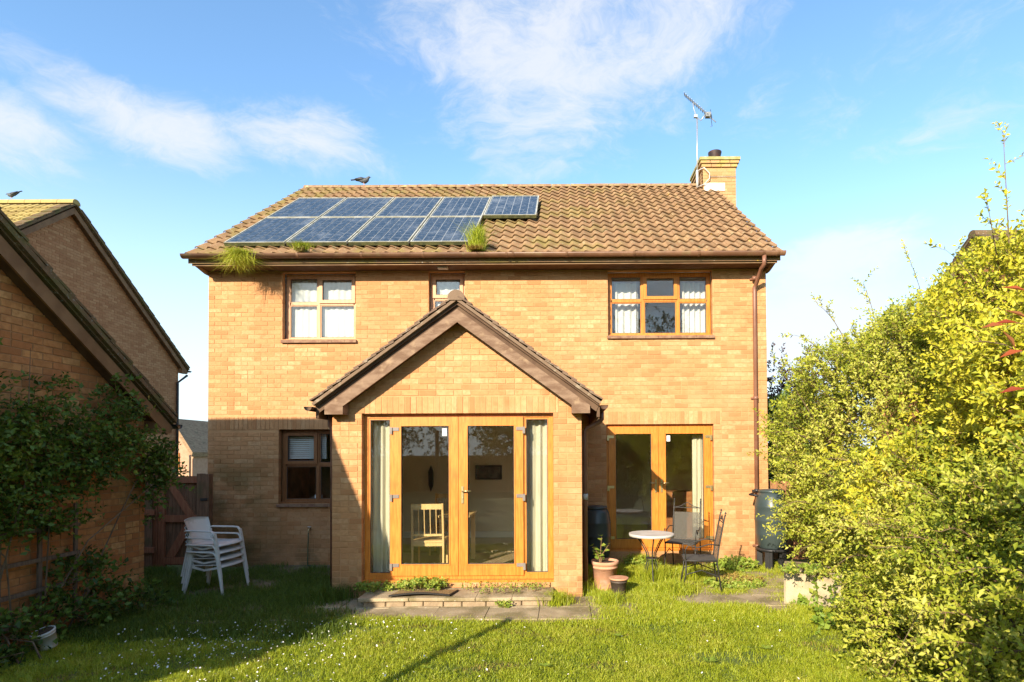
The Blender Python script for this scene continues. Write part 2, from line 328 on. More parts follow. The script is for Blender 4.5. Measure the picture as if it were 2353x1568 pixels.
# paved path of single slabs along the back of the house
pth = MB(); pth.box(-5.2, 3.5, 6.32, 9.58, GZ - .1, GZ + .008)
m_pathbed = mat('path_bed', (.13, .10, .05), (.19, .15, .08), scale=6, rough=1, bump=.8)
path = tag(pth.build('path', m_pathbed), kind='structure')
xx = -3.3
while xx < 3.3:
    L = .6 if rnd.random() < .7 else .45
    yy = 6.36
    while yy < (6.86 if xx < .35 else 9.0):
        if not (yy > 7.2 and xx < .5):
            sb = MB(); j = rnd.uniform(-.004, .008); M = Matrix.Translation((xx + L / 2, yy + .24, GZ + .012 + j)) @ Matrix.Rotation(rnd.uniform(-.012, .012), 4, 'Y') @ Matrix.Rotation(rnd.uniform(-.012, .012), 4, 'X')
            sb.bevbox(-L / 2 + .004, L / 2 - .004, -.238, .238, -.03, .010, .006, M=M)
            sb.build('paving_slab', m_slab, path)
        yy += .49
    xx += L
# ---------------------------------------------------------------- brickwork
BRICK_CACHE = {}
def brick_mesh(L, H, tint, depth, m):
    k = (round(L, 3), round(H, 3), tint, depth, m.name)
    if k not in BRICK_CACHE:
        BRICK_CACHE[k] = MB().bevbox(-k[0] / 2, k[0] / 2, 0, depth, -k[1] / 2, k[1] / 2, .0025, tint=tint).mesh('brick', m)
    return BRICK_CACHE[k]
def cut(segs, a, b):
    out = []
    for s0, s1 in segs:
        if b <= s0 or a >= s1: out.append((s0, s1)); continue
        if a > s0: out.append((s0, a))
        if b < s1: out.append((b, s1))
    return out
def lay(a0, a1, z0, z1, openings=(), soldiers=(), lim=None, seed=1, flem=0.12):
    """brick rectangles (a0,a1,z0,z1) of a wall in stretcher bond; openings are left out, soldiers are bands of upright bricks; lim(z) -> (lo, hi)"""
    R = random.Random(seed); out = []; n = int(round((z1 - z0) / .075))
    for s in soldiers:
        a = s[0]
        while a < s[1] - .02:
            b = min(a + .065, s[1]); segs = [(s[2], s[3])]
            if not any(o[0] < (a + b) / 2 < o[1] and o[2] < (s[2] + s[3]) / 2 < o[3] for o in openings): out.append((a, b, s[2], s[3] - .01))
            a += .075
    for i in range(n):
        zb = z0 + i * .075 + .005; zt = zb + .065
        lo, hi = a0, a1
        if lim:
            l2 = lim(zt)
            if l2 is None: continue
            lo, hi = max(a0, l2[0]), min(a1, l2[1])
        if hi - lo < .05: continue
        segs = [(lo, hi)]
        for o in list(openings) + list(soldiers):
            if o[2] < zt - .02 and o[3] > zb + .02: segs = cut(segs, o[0], o[1])
        edges = []; p = a0 - (.1125 if i % 2 else 0)
        while p < hi:
            edges.append(p)
            if R.random() < flem: edges.append(p + .1125)
            p += .225
        edges.append(p)
        for s0, s1 in segs:
            for e0, e1 in zip(edges, edges[1:]):
                b0 = max(e0, s0); b1 = min(e1 - .01, s1)
                if b1 - b0 > .025: out.append((b0, b1, zb, zt))
    return out
def wall(parent, name, T, a0, a1, z0, z1, openings=(), soldiers=(), lim=None, seed=1, keep=None, n_single=0, thick=.1, m=None, mm=None, flem=.12, poly_back=None, near=None):
    """T maps wall space (a, depth, z) to the world. The mortar body is a part; the bricks are pieces of it."""
    m = m or m_brick; mm = mm or m_mortar
    bk = MB()
    if poly_back: bk.prism(poly_back, 'y', .0055, thick, 0); bk.v = [tuple(T @ Vector(p)) for p in bk.v]
    else:
        xs = sorted({a0, a1} | {q for o in openings for q in (max(a0, o[0] - .003), min(a1, o[1] + .003))}); zs = sorted({z0, z1} | {q for o in openings for q in (max(z0, o[2] - .003), min(z1, o[3] + .003))})
        for i in range(len(xs) - 1):
            j = 0
            while j < len(zs) - 1:
                cx = (xs[i] + xs[i + 1]) / 2
                def solid(j): cz = (zs[j] + zs[j + 1]) / 2; return not any(o[0] < cx < o[1] and o[2] < cz < o[3] for o in openings)
                if not solid(j): j += 1; continue
                k = j
                while k + 1 < len(zs) - 1 and solid(k + 1): k += 1
                bk.box(xs[i], xs[i + 1], .0055, thick, zs[j], zs[k + 1], M=T); j = k + 1
    body = bk.build(name, mm, parent)
    R = random.Random(seed + 5); bs = lay(a0, a1, z0, z1, openings, soldiers, lim, seed, flem)
    if near: bs.sort(key=near)
    st = MB(); k = 0
    for (b0, b1, c0, c1) in bs:
        ti = R.randrange(9) / 8; j = R.uniform(-.0025, .002)
        if k < n_single:
            me = brick_mesh(b1 - b0, c1 - c0, ti, thick - .002, m)
            link('brick', me, body, mw=T @ Matrix.Translation(((b0 + b1) / 2, j, (c0 + c1) / 2)))
        else: st.bevbox(b0, b1, j, thick - .002, c0, c1, .0025, tint=ti, M=T)
        k += 1
    if st.v: st.build('brickwork', m, body, kind='stuff')
    return body

# ---------------------------------------------------------------- roof tiles
def pantile(m, tint, seg=8, w=.2, L=.42):
    mb = MB(); V = []; F = []
    def h(t): return .025 * math.cos(2 * math.pi * (t - .25 + .08 * math.sin(2 * math.pi * t))) + .004
    for j, (y, dz) in enumerate(((0, .040), (L, .004))):
        for i in range(seg + 1): V.append((i / seg * w * 1.03, y, h(i / seg) + dz))
    for i in range(seg + 1): V.append((i / seg * w * 1.03, .004, h(i / seg) + .024))
    n = seg + 1
    for i in range(seg): F += [(i, i + 1, n + i + 1, n + i), (2 * n + i, 2 * n + i + 1, i + 1, i)]
    mb.add(V, F, tint=tint); mb.sm = [k % 2 == 0 for k in range(len(F))]
    return mb
def tile_field(parent, M, ncol, nrow, single, m, w=.2, ex=.34, seed=3, seg=8, tag_name='roof_tiles', skip=None):
    """M: space of the slope (x along the eaves, y up the slope, z out). single(i, j) picks tiles that are pieces of their own"""
    R = random.Random(seed); protos = [pantile(m, q / 5, seg, w) for q in range(6)]; pm = [p.mesh('roof_tile', m) for p in protos]; st = MB()
    for j in range(nrow):
        for i in range(ncol):
            if skip and skip(i, j): continue
            q = R.randrange(6); T = M @ Matrix.Translation((i * w, j * ex + R.uniform(-.006, .006), R.uniform(0, .004))) @ Matrix.Rotation(R.uniform(-.012, .012), 4, 'Z')
            if single(i, j): link('roof_tile', pm[q], parent, mw=T)
            else:
                p = protos[q]; o = len(st.v); st.v += [tuple(T @ Vector(v)) for v in p.v]; st.t += p.t; st.m += p.m; st.sm += p.sm; st.f += [tuple(o + k for k in f) for f in p.f]
    if st.v: st.build(tag_name, m, parent, kind='stuff')
def axes(o, x, y, z):
    return Matrix(((x[0], y[0], z[0], o[0]), (x[1], y[1], z[1], o[1]), (x[2], y[2], z[2], o[2]), (0, 0, 0, 1)))
def plain_tiles(parent, M, width, length, ex, m, single_edge=True, tw=.165, seed=4, both=False):
    """rows of flat overlapping tiles; the tiles on the verge (x = 0) are pieces of their own"""
    R = random.Random(seed); st = MB(); pm = [MB().box(0, tw - .003, 0, .2, .0, .020, tint=q / 3).mesh('roof_tile', m) for q in range(4)]
    nr = int(length / ex)
    for j in range(nr):
        x = -R.uniform(0, .012); k = 0
        while x < width:
            T = M @ Matrix.Translation((x, j * ex, .022 + R.uniform(0, .004))) @ Matrix.Rotation(-.12 + R.uniform(-.03, .03), 4, 'X')
            if k == 0 and single_edge: link('roof_tile', pm[R.randrange(4)], parent, mw=T)
            else: st.box(0, min(tw - .003, width - x), 0, .2, 0, .013, tint=R.random(), M=T)
            x += tw / (2 if k == 0 and j % 2 else 1); k += 1
            if k == 1 and j % 2: x = tw
    st.build('roof_tiles', m, parent, kind='stuff')
# ---------------------------------------------------------------- the house
house = building('brick_house', 'buff brick two storey house with solar panels on its roof and a gabled extension', 'house', (-1.3, 9.6, 0))
I4 = Matrix.Identity(4)
HX0 = Q(478, 900, YM)[0]; HX1 = Q(1763, 900, YM)[0]
EX0 = Q(763, 1100, YE)[0]; EX1 = Q(1337, 1100, YE)[0]
TM = Matrix.Translation((0, YM, 0)); TE = Matrix.Translation((0, YE, 0))
SOF = 4.84
W1 = RECT(649, 605, 817, 782, YM); W2 = RECT(985, 605, 1068, 800, YM); W3 = RECT(1397, 605, 1637, 772, YM); W4 = RECT(640, 987, 800, 1158, YM)
D2 = RECT(1394, 975, 1641, 1268, YM); D1 = RECT(831, 950, 1272, 1340, YE)
def snap(o, top=None):
    return (o[0], o[1], o[2], SOF - .02 if top else o[3])
W1, W2, W3 = snap(W1, 1), snap(W2, 1), snap(W3, 1)
openM = [W1, W2, W3, W4, D2, (EX0 + .12, EX1 - .12, -.2, 2.35)]
sold = [(HX0, EX0 + .3, W4[3], W4[3] + .225), (D2[0] - .1, D2[1] + .12, D2[3], D2[3] + .225)]
wall(house, 'rear_wall', TM, HX0, HX1, -.21, SOF, openM, sold, seed=2, thick=.1)
AE = (EX0 + EX1) / 2
VER = 7.1
apx = Q(1048, 672, VER); tl = Q(709, 917, VER); tr_ = Q(1375, 915, VER)
AX = apx[0]; AZ = apx[1]; PT = math.radians(36.2); tp = math.tan(PT)
RHX = 1.81                                   # half width of the extension roof
EZE = AZ - RHX * tp
def elim(z):
    h = (AZ - .10 - z) / tp
    return (AX - h, AX + h) if h > 0 else None
wall(house, 'extension_wall', TE, EX0, EX1, -.21, AZ - .05, [D1], [(EX0 + .42, EX1 - .30, D1[3], D1[3] + .225)], lim=lambda z: elim(z) if z > EZE else (EX0, EX1), seed=11, n_single=300, flem=.35,
     poly_back=[(EX0, -.21), (D1[0] - .003, -.21), (D1[0] - .003, D1[3] + .003), (D1[1] + .003, D1[3] + .003), (D1[1] + .003, -.21), (EX1, -.21), (EX1, AZ - .1 - abs(EX1 - AX) * tp), (AX, AZ - .12), (EX0, AZ - .1 - abs(EX0 - AX) * tp)],
     near=lambda b: abs((b[0] + b[1]) / 2 + .6) * .6 + abs((b[2] + b[3]) / 2 - 1.6))
# side walls of the extension (bricks joined, seen only at a glance)
TS = axes((EX1 , YE + .1, 0), (0, 1, 0), (-1, 0, 0), (0, 0, 1))
wall(house, 'extension_side_wall', TS, 0, YM - YE - .1, -.21, EZE + .1, seed=21)
TS = axes((EX0, YE + .1, 0), (0, 1, 0), (1, 0, 0), (0, 0, 1))
wall(house, 'extension_side_wall', TS, 0, YM - YE - .1, -.21, EZE + .1, seed=22)
TS = axes((HX0, YM + .1, 0), (0, 1, 0), (1, 0, 0), (0, 0, 1))
YR = 13.45                                    # ridge line of the main roof
HE, SP = 4.97, math.radians(36)
RZ = HE + math.tan(SP) * (YR - 9.2)
def glim(z, off):
    h = (RZ - .12 - z) / math.tan(SP); c = YR - YM - .1
    return (c - h, c + h) if h > 0 else None
yb = 2 * (YR - YM) - .1
for X, sgn, nm in ((HX0, 1, 31), (HX1, -1, 32)):
    TS = axes((X, YM + .1, 0), (0, 1, 0), (sgn, 0, 0), (0, 0, 1))
    wall(house, 'side_wall', TS, 0, yb, -.21, RZ - .2, lim=lambda z: glim(z, 0) if z > 4.9 else (0, yb), seed=nm, poly_back=[(0, -.21), (yb, -.21), (yb, 4.9), (YR - YM - .1, RZ - .15), (0, 4.9)])
MB().box(HX0 + .1, HX1 - .1, 2 * YR - YM - .1, 2 * YR - YM, -.2, 4.95).build('front_wall', m_mortar, house)
# roof body, soffit, fascia
RX0, RX1 = Q(425, 580, 9.2)[0] + .02, Q(1800, 576, 9.2)[0] - .02
rb = MB(); e = .03
pf = [(9.22, HE), (YR, RZ), (2 * YR - 9.22, HE), (2 * YR - 9.22, HE - .1), (YR, RZ - .1), (9.22, HE - .1)]
rb.prism([(p[0], p[1] - .02) for p in pf], 'x', RX0 + .02, RX1 - .02)
roof = rb.build('roof', m_tile, house)
def smp(y): return roof
ncol = int((RX1 - RX0) / .2); NW = (RX1 - RX0) / ncol; slopeL = (YR - 9.17) / math.cos(SP); nrow = 16; EX = (slopeL - .1) / nrow
MR = axes((RX0, 9.17, HE - .02 + .0), (1, 0, 0), (0, math.cos(SP), math.sin(SP)), (0, -math.sin(SP), math.cos(SP)))
def single_t(i, j):
    x = RX0 + i * NW
    return x > -.45 and j < 15 or (j == 0)
tile_field(roof, MR, ncol, nrow, single_t, m_tile, NW, EX)
MR2 = axes((RX1, 2 * YR - 9.17, HE - .02), (-1, 0, 0), (0, -math.cos(SP), math.sin(SP)), (0, math.sin(SP), math.cos(SP)))
tile_field(roof, MR2, ncol, nrow, lambda i, j: False, m_tile, NW, EX, seed=9, seg=4)
x = RX0; k = 0
while x < RX1 - .05:                          # half round ridge tiles
    L = min(.45, RX1 - x); mb = MB(); prof = [(.125 * math.cos(q), .10 * math.sin(q)) for q in [math.pi * (s + .0) / 8 for s in range(9)]]
    dz = rnd.uniform(-.004, .006)
    mb.prism([(YR + a, RZ - .035 + b + dz) for a, b in prof], 'x', x + .004, x + L - .004); mb.build('ridge_tile', m_ridge, roof); x += .45
fz = SOF
MB().box(RX0 + .06, RX1 - .06, 9.27, 9.295, fz - .002, HE - .03).build('fascia', m_soffit, house)  # dark soffit colour paints in the gutter's shadow on this board
MB().box(RX0 + .06, RX1 - .06, 9.255, 9.27, fz - .014, fz + .055).build('fascia_strip', m_fascia, house)
MB().box(RX0 + .1, RX1 - .1, 9.295, YM + .09, fz, fz + .012).build('soffit', m_soffit, house)
for X0, X1 in ((RX0 + .06, HX0 + .002), (HX1 - .002, RX1 - .06)):     # boxed ends and verge boards
    MB().prism([(9.295, fz + .012), (YM - .02, fz - .045), (YM + .12, fz - .045), (YM + .35, HE + .25), (9.295, HE - .04)], 'x', X0, X1).build('eaves_box', m_fascia, house)
    MB().prism([(YM + .35, HE + .02), (YM + .35, HE + .24), (YR, RZ - .1), (YR, RZ - .32)], 'x', X0 + .01, X1 - .01).build('barge_board', m_barge, house)
def gutter(x0, x1, y, z, r=.058, parent=None, m=None, axis='x', joints=()):
    mb = MB(); V = []; F = []; n = 9
    for (rr) in (r, r - .006):
        for X in (x0, x1):
            for k in range(n): q = math.pi + math.pi * k / (n - 1); V.append((X, y + rr * math.cos(q), z + rr * math.sin(q) * 1.05))
    for k in range(n - 1): F += [(k, k + 1, n + k + 1, n + k), (2 * n + k, 3 * n + k, 3 * n + k + 1, 2 * n + k + 1)]
    F += [(0, n, 3 * n, 2 * n), (n - 1, 3 * n - 1, 4 * n - 1, 2 * n - 1)]
    F += [tuple(range(n)), tuple(range(n, 2 * n))[::-1]]
    if axis == 'y': V = [(p[1], p[0], p[2]) for p in V]
    mb.add(V, F, smooth=True); return mb.build('gutter', m or m_gutter, parent)
gt = gutter(RX0 - .02, RX1 + .02, 9.135, HE - .002, .062, parent=house)
for u in (690, 835, 975, 1165, 1180, 1302, 1455, 1603, 1750, 1783):
    X = Q(u, 580, 9.2)[0]; mb = MB(); pr = [(9.135 + .067 * math.cos(math.pi + math.pi * k / 8), HE - .002 + .070 * math.sin(math.pi + math.pi * k / 8)) for k in range(9)]
    mb.prism(pr, 'x', X - .018, X + .018); mb.build('gutter_clip', m_gutter, gt)
# downpipe with its swan neck
dx = Q(1733, 900, YM)[0]; dtx = Q(1753, 600, 9.2)[0]
dp = MB().tube([(dtx, 9.135, HE - .06), (dtx, 9.14, HE - .20), (dtx - .012, 9.24, HE - .235), (dx + .02, YM - .1, HE - .42), (dx, YM - .07, HE - .47), (dx, YM - .07, HE - .55), (dx, YM - .07, -.05)], .034, 10).build('downpipe', m_pipe, house)
for v in (640, 915, 1128, 1255):
    z = Q(1733, v, YM - .07)[1]; MB().tube([(dx, YM - .07, z - .03), (dx, YM - .07, z + .03)], .041, 10).box(dx - .06, dx + .06, YM - .03, YM - .004, z - .015, z + .015).build('pipe_clip', m_pipe if v != 1128 else m_buttb, dp)
# chimney
cx0 = Q(1615, 400, 13.0)[0]; cx1 = Q(1691, 400, 13.0)[0]; ctz = Q(1650, 364, 13.0)[1]
TC = Matrix.Translation((0, 13.0, 0))
m_ch = mat('chimney_brick', None, (.40, .24, .11), tint=((.40, .23, .10), (.48, .30, .14), (.44, .26, .12), (.52, .35, .18)), scale=20, rough=.9, bump=.3, bscale=80, patches=(((.36, .33, .08), 5, .48, .62, .7, ((2, ctz - .5, ctz),)),))
chim = wall(house, 'chimney', TC, cx0, cx1, 6.9, ctz - .22, seed=41, m=m_ch)
TL = axes((cx0, 13.1, 0), (0, 1, 0), (1, 0, 0), (0, 0, 1)); wl = lay(0, .8, 6.9, ctz - .22, seed=42)
st = MB()
for b in wl: st.bevbox(b[0], b[1], rnd.uniform(-.002, .002), .1, b[2], b[3], tint=rnd.random(), M=TL)
TRr = axes((cx1, 13.1, 0), (0, 1, 0), (-1, 0, 0), (0, 0, 1))
for b in wl: st.bevbox(b[0], b[1], 0, .1, b[2], b[3], tint=rnd.random(), M=TRr)
st.build('brickwork', m_ch, chim, kind='stuff')
MB().box(cx0 + .006, cx1 - .006, 13.1, 13.9, -.2, ctz - .22).build('chimney_core', m_mortar, chim)
for k, (ov, z0) in enumerate(((.03, ctz - .215), (.06, ctz - .14))):       # corbelled courses
    x = cx0 - ov
    while x < cx1 + ov - .03:
        L = min(.215, cx1 + ov - x); MB().bevbox(x, x + L, 13.0 - ov, 13.9 + ov, z0 + .004, z0 + .069, tint=rnd.random()).build('corbel_brick', m_ch, chim); x += .225
m_cap = mat('mossy_cap', (.30, .28, .10), (.42, .38, .20), scale=9, rough=.95, bump=.6)
MB().box(cx0 - .085, cx1 + .085, 12.915, 13.985, ctz - .068, ctz).build('chimney_cap', m_cap, chim)
m_pot = mat('sooty_pot', (.07, .025, .018), (.03, .02, .018), scale=6, rough=.6)
px = Q(1643, 355, 13.4)[0]
MB().lathe([(.19, 0), (.17, .05), (.11, .07)], px, 13.42, z0=ctz, seg=16).build('mortar_collar', m_cap, chim)
MB().lathe([(.115, 0), (.115, .10), (.14, .105), (.14, .125), (.12, .13), (.125, .16), (.155, .27), (.158, .30), (.14, .30), (.125, .2), (.1, .12)], px, 13.42, z0=ctz + .05, seg=20).build('chimney_pot', m_pot, chim)
fx = RECT(1632, 416, 1700, 431, 12.97)
MB().box(cx0 + .03, cx0 + .66 * (cx1 - cx0), 12.985, 12.998, 7.74, 7.92).build('lead_flashing', m_lead, chim)
# ---- extension roof
eroof = MB().prism([(AX, AZ - .06), (AX - RHX + .03, EZE - .04), (AX - RHX + .03, EZE - .10), (AX, AZ - .14), (AX + RHX - .03, EZE - .10), (AX + RHX - .03, EZE - .04)], 'y', VER + .05, YM - .002).build('extension_roof', m_soffit, house)
cs, sn = math.cos(PT), math.sin(PT)
m_tile_e = mat('brown_plain_tile', None, (.16, .11, .07), tint=((.13, .08, .055), (.19, .125, .08), (.16, .10, .07)), scale=15, rough=.9, bump=.4, patches=(((.34, .28, .2), 14, .55, .7, .6, None),))
SL = RHX / cs
ML = axes((AX - RHX, VER, EZE - .05), (0, 1, 0), (cs, 0, sn), (sn * 0 - sn, 0, cs)); ML = axes((AX - RHX, VER, EZE - .05), (0, 1, 0), (cs, 0, sn), (-sn, 0, cs))
# left handed set: mirror x so that the slope stays right handed
plain_tiles(eroof, ML, YM - VER, SL - .05, .135, m_tile_e, seed=5)
MRr = axes((AX + RHX, VER, EZE - .05), (0, 1, 0), (-cs, 0, sn), (sn, 0, cs))
plain_tiles(eroof, MRr, YM - VER, SL - .05, .135, m_tile_e, seed=6)
x = VER - .01
while x < YM:
    mb = MB(); pr = [(AX + .108 * math.cos(math.pi * (s - .6) / 8.8 * 1.0), AZ - .075 + .108 * math.sin(math.pi * (s - .6) / 8.8)) for s in range(11)]
    mb.prism(pr, 'y', x, min(x + .45, YM)); mb.build('ridge_tile', m_tile_e, eroof); x += .46
for sg in (-1, 1):
    top = (AX, AZ - .115); def_ = None
    ex, ez = AX + sg * (RHX - .06), EZE - .02 - .04
    # upper strip under the tiles, then the broad board with its boxed foot
    MB().prism([(AX, AZ - .055), (AX + sg * (RHX - .0), EZE - .055), (AX + sg * (RHX - .02), EZE - .085), (AX, AZ - .10)], 'y', VER + .004, VER + .06).build('verge_strip', m_tile_e, house)
    MB().prism([(AX, AZ - .10), (AX + sg * (RHX - .03), EZE - .10), (AX + sg * (RHX - .06), EZE - .17), (AX, AZ - .22)], 'y', VER + .09, VER + .11).build('fascia', m_soffit, house)
    b0 = AZ - .195; w_ = .165
    MB().prism([(AX, b0), (AX + sg * (RHX - .14), b0 - (RHX - .14) * tp), (AX + sg * (RHX - .14), b0 - (RHX - .14) * tp - .10), (AX + sg * (RHX - .37), b0 - (RHX - .14) * tp - .10), (AX + sg * (RHX - .37), b0 - w_ - (RHX - .37) * tp), (AX, b0 - w_)], 'y', VER + .06, VER + .085).build('barge_board', m_barge, house)
    zz = b0 - (RHX - .14) * tp - .10
    MB().prism([(AX + sg * (RHX - .14), zz + .01), (AX + sg * (RHX - .14), zz + .10), (AX + sg * (RHX - .30), zz + .18), (AX + sg * (RHX - .372), zz + .18), (AX + sg * (RHX - .372), zz + .002)], 'y', VER + .085, YE - .003).build('eaves_box', m_barge, house)
    MB().prism([(AX, AZ - .30), (AX + sg * (RHX - .3), AZ - .30 - (RHX - .3) * tp), (AX + sg * (RHX - .3), AZ - .32 - (RHX - .3) * tp), (AX, AZ - .32)], 'y', VER + .085, YE + .09).build('soffit', m_soffit, house)
    gxx = AX + sg * (RHX + .035)
    gq = gutter(VER - .02, YM - .05, gxx, EZE - .10, .05, house, m_soffit, 'y')
    MB().box(gxx - sg * .05, gxx - sg * .085, VER + .1, YM - .01, EZE - .24, EZE - .07).build('fascia', m_soffit, house)
# left downpipe (swan neck against the pier) and right downpipe
zt = EZE - .15; xl = AX - RHX - .03
MB().tube([(xl + .12, YE + .12, zt), (xl + .12, YE + .12, zt - .17), (xl + .15, YE + .12, zt - .22), (EX0 - .04, YE + .12, zt - .31), (EX0 - .036, YE + .12, zt - .4), (EX0 - .036, YE + .12, -.1)], .034, 10).build('downpipe', m_pipe, house)
xr = AX + RHX + .03
dr = MB().tube([(xr, YE + .20, zt), (xr, YE + .20, zt - .10), (xr - .02, YE + .20, zt - .13), (EX1 + .07, YE + .25, zt - .22), (EX1 + .05, YE + .25, zt - .26), (EX1 + .05, YE + .25, -.1)], .032, 10).build('downpipe', m_pipe, house)
MB().tube([(EX1 + .05, YE + .25, 1.12), (EX1 + .05, YE + .25, 1.20)], .042, 8).build('pipe_clip', m_grey, dr)

# ---------------------------------------------------------------- windows and doors
def frame(mb, r, y0, y1, b, mi=0, bt=None, bb=None):
    x0, x1, z0, z1 = r; bt = bt or b; bb = bb or b
    mb.box(x0, x1, y0, y1, z1 - bt, z1, mi); mb.box(x0, x1, y0, y1, z0, z0 + bb, mi)
    mb.box(x0, x0 + b, y0, y1, z0 + bb, z1 - bt, mi); mb.box(x1 - b, x1, y0, y1, z0 + bb, z1 - bt, mi)
    return (x0 + b, x1 - b, z0 + bb, z1 - bt)
def pane(r, y, parent, g=None, e=.012):
    MB().box(r[0] - e, r[1] + e, y - .003, y + .003, r[2] - e, r[3] + e).build('pane', g or m_glass, parent)
def sash(r, y, parent, m, b=.055, g=None, nm='sash'):
    mb = MB(); q = frame(mb, r, y - .018, y + .03, b, 0); s = mb.build(nm, [m, m_seal], parent)
    sm = MB(); frame(sm, q, y - .006, y + .02, .008); sm.build('glazing_seal', m_seal, parent)
    pane((q[0] + .008, q[1] - .008, q[2] + .008, q[3] - .008), y + .008, parent, g, 0.0); return s
def window(r, y, m, cols, fb=.055, sill=True, name='window', label=None):
    """cols: list of (u0, u1, [(v0, v1, kind)]) measured in the opening, kind 's' opening sash / 'f' fixed light"""
    mb = MB(); inn = frame(mb, r, y, y + .06, fb)
    for c in cols[1:]: mb.box(c[0] - .022, c[0] + .022, y + .002, y + .058, inn[2], inn[3])
    for c in cols:
        for zz in c[2]: mb.box(max(c[0], inn[0]) + .02, min(c[1], inn[1]) - .02, y + .002, y + .057, zz - .02, zz + .02)
    wo_ = mb.build(name, m, house)
    if label: wo_['label'] = label
    for ci, c in enumerate(cols):
        zs = [inn[2]] + list(c[2]) + [inn[3]]
        x0 = inn[0] if ci == 0 else c[0] + .022; x1 = inn[1] if ci == len(cols) - 1 else c[1] - .022
        for k in range(len(zs) - 1):
            a = zs[k] + (.02 if k else 0); b = zs[k + 1] - (.02 if k < len(zs) - 2 else 0)
            if c[3][k] == 's': sash((x0 - .012, x1 + .012, a - .012, b + .012), y - .001, wo_, m)
            else:
                sm = MB(); q = (x0, x1, a, b); frame(sm, q, y + .012, y + .03, .016); sm.build('glazing_bead', m, wo_)
                sm = MB(); frame(sm, (x0 + .016, x1 - .016, a + .016, b - .016), y + .016, y + .028, .007); sm.build('glazing_seal', m_seal, wo_)
                pane((x0 + .023, x1 - .023, a + .023, b - .023), y + .022, wo_, None, 0)
    MB().box(r[0] - .002, r[1] + .002, y - .055, y + .0, r[2], r[2] + .032).build('sill', m, wo_)
    x = r[0] - .02
    while x < r[1] + .02:                     # sloping tile course under the sill
        L = min(.215, r[1] + .03 - x); MB().box(x, x + L - .004, YM - .045, YM + .06, r[2] - .052, r[2] - .004).build('sill_tile', m_sill, wo_); x += .215
    return wo_
rv = .12
def UV(u, y=YM + rv, v=700): return Q(u, v, y)[0]
def VV(v, y=YM + rv, u=1300): return Q(u, v, y)[1]
R1 = (W1[0], W1[1], W1[2] + .0, W1[3]); R1f = (W1[0] + .012, W1[1] - .004, W1[2] + .003, W1[3] - .003)
window(R1f, YM + rv, m_pinkf, [(W1[0], UV(733), [VV(699, u=700)], 'ff'), (UV(733), W1[1], [VV(699, u=700)], 'fs')])
R2f = (W2[0] + .004, W2[1] - .004, W2[2] + .003, W2[3] - .003)
window(R2f, YM + rv, m_pinkf, [(W2[0], W2[1], [VV(687, u=1020)], 'fs')])
R3f = (W3[0] + .004, W3[1] - .004, W3[2] + .003, W3[3] - .003)
window(R3f, YM + rv, m_oak, [(W3[0], UV(1477), [VV(692, u=1500)], 'ff'), (UV(1477), UV(1557), [VV(690, u=1500)], 'fs'), (UV(1557), W3[1], [VV(692, u=1500)], 'ff')])
R4f = (W4[0] + .004, W4[1] - .004, W4[2] + .003, W4[3] - .003)
window(R4f, YM + rv, m_brownf, [(W4[0], UV(731, v=1070), [VV(1068, u=700)], 'fs'), (UV(731, v=1070), W4[1], [VV(1068, u=700)], 'ff')])
def handle(x, y, z, s, parent, m):
    MB().box(x - .014, x + .014, y - .012, y, z - .11, z + .11).tube([(x, y - .01, z + .05), (x, y - .045, z + .05)], .009, 8).tube([(x, y - .045, z + .05), (x + s * .115, y - .045, z + .052)], [.009, .007], 8).tube([(x, y - .012, z - .045), (x, y - .02, z - .045)], .008, 8).build('handle', m, parent)
def door_leaf(r, y, hs, hx, hinge_m, hz, side, m=None, stick=False):
    mb = MB(); q = frame(mb, r, y - .02, y + .04, .105, bb=.135); d = mb.build('door', m or m_oak, house)
    sm = MB(); frame(sm, q, y - .026, y + .03, .014); sm.build('glazing_bead', m or m_oak, d)
    q2 = (q[0] + .014, q[1] - .014, q[2] + .014, q[3] - .014)
    sm = MB(); frame(sm, q2, y - .01, y + .02, .007); sm.build('glazing_seal', m_seal, d); pane((q2[0] + .007, q2[1] - .007, q2[2] + .007, q2[3] - .007), y, d, None, 0)
    for z in hz:
        hxx = r[0] - .01 if side < 0 else r[1] + .01
        MB().box(min(hxx, hxx - side * .10), max(hxx, hxx - side * .10), y - .032, y - .02, z - .018, z + .026).box(hxx - .016, hxx + .016, y - .045, y - .02, z - .06, z + .028).build('hinge', hinge_m, d)
    if hx is not None: handle(hx, y - .021, hz[1] + .02, hs, d, m_metal)
    if stick: MB().box(q2[1 if stick > 0 else 0] - (.09 if stick > 0 else -.02), q2[1 if stick > 0 else 0] - (.03 if stick > 0 else -.08), y - .006, y - .0035, q2[3] - .13, q2[3] - .03).build('sticker', m_white_c, d)
    return d
yd = YE + .095
mb = MB(); fr = frame(mb, (D1[0] + .004, D1[1] - .004, D1[2] + .03, D1[3] - .003), yd, yd + .07, .05, bb=.06)
sa = Q(903, 1150, yd)[0]; sb_ = Q(1202, 1150, yd)[0]; mid = Q(1054, 1150, yd)[0]
for x in (sa, sb_): mb.box(x - .02, x + .02, yd + .002, yd + .068, fr[2], fr[3])
df = mb.build('door_frame', m_oak, house)
MB().box(D1[0] - .0, D1[1] + .0, yd - .085, yd, D1[2] - .005, D1[2] + .032).build('threshold', m_oak, df)
MB().box(D1[0] + .005, D1[1] - .005, YE + .03, YE + .5, -.2, D1[2] - .006).build('door_base', m_conc, df)
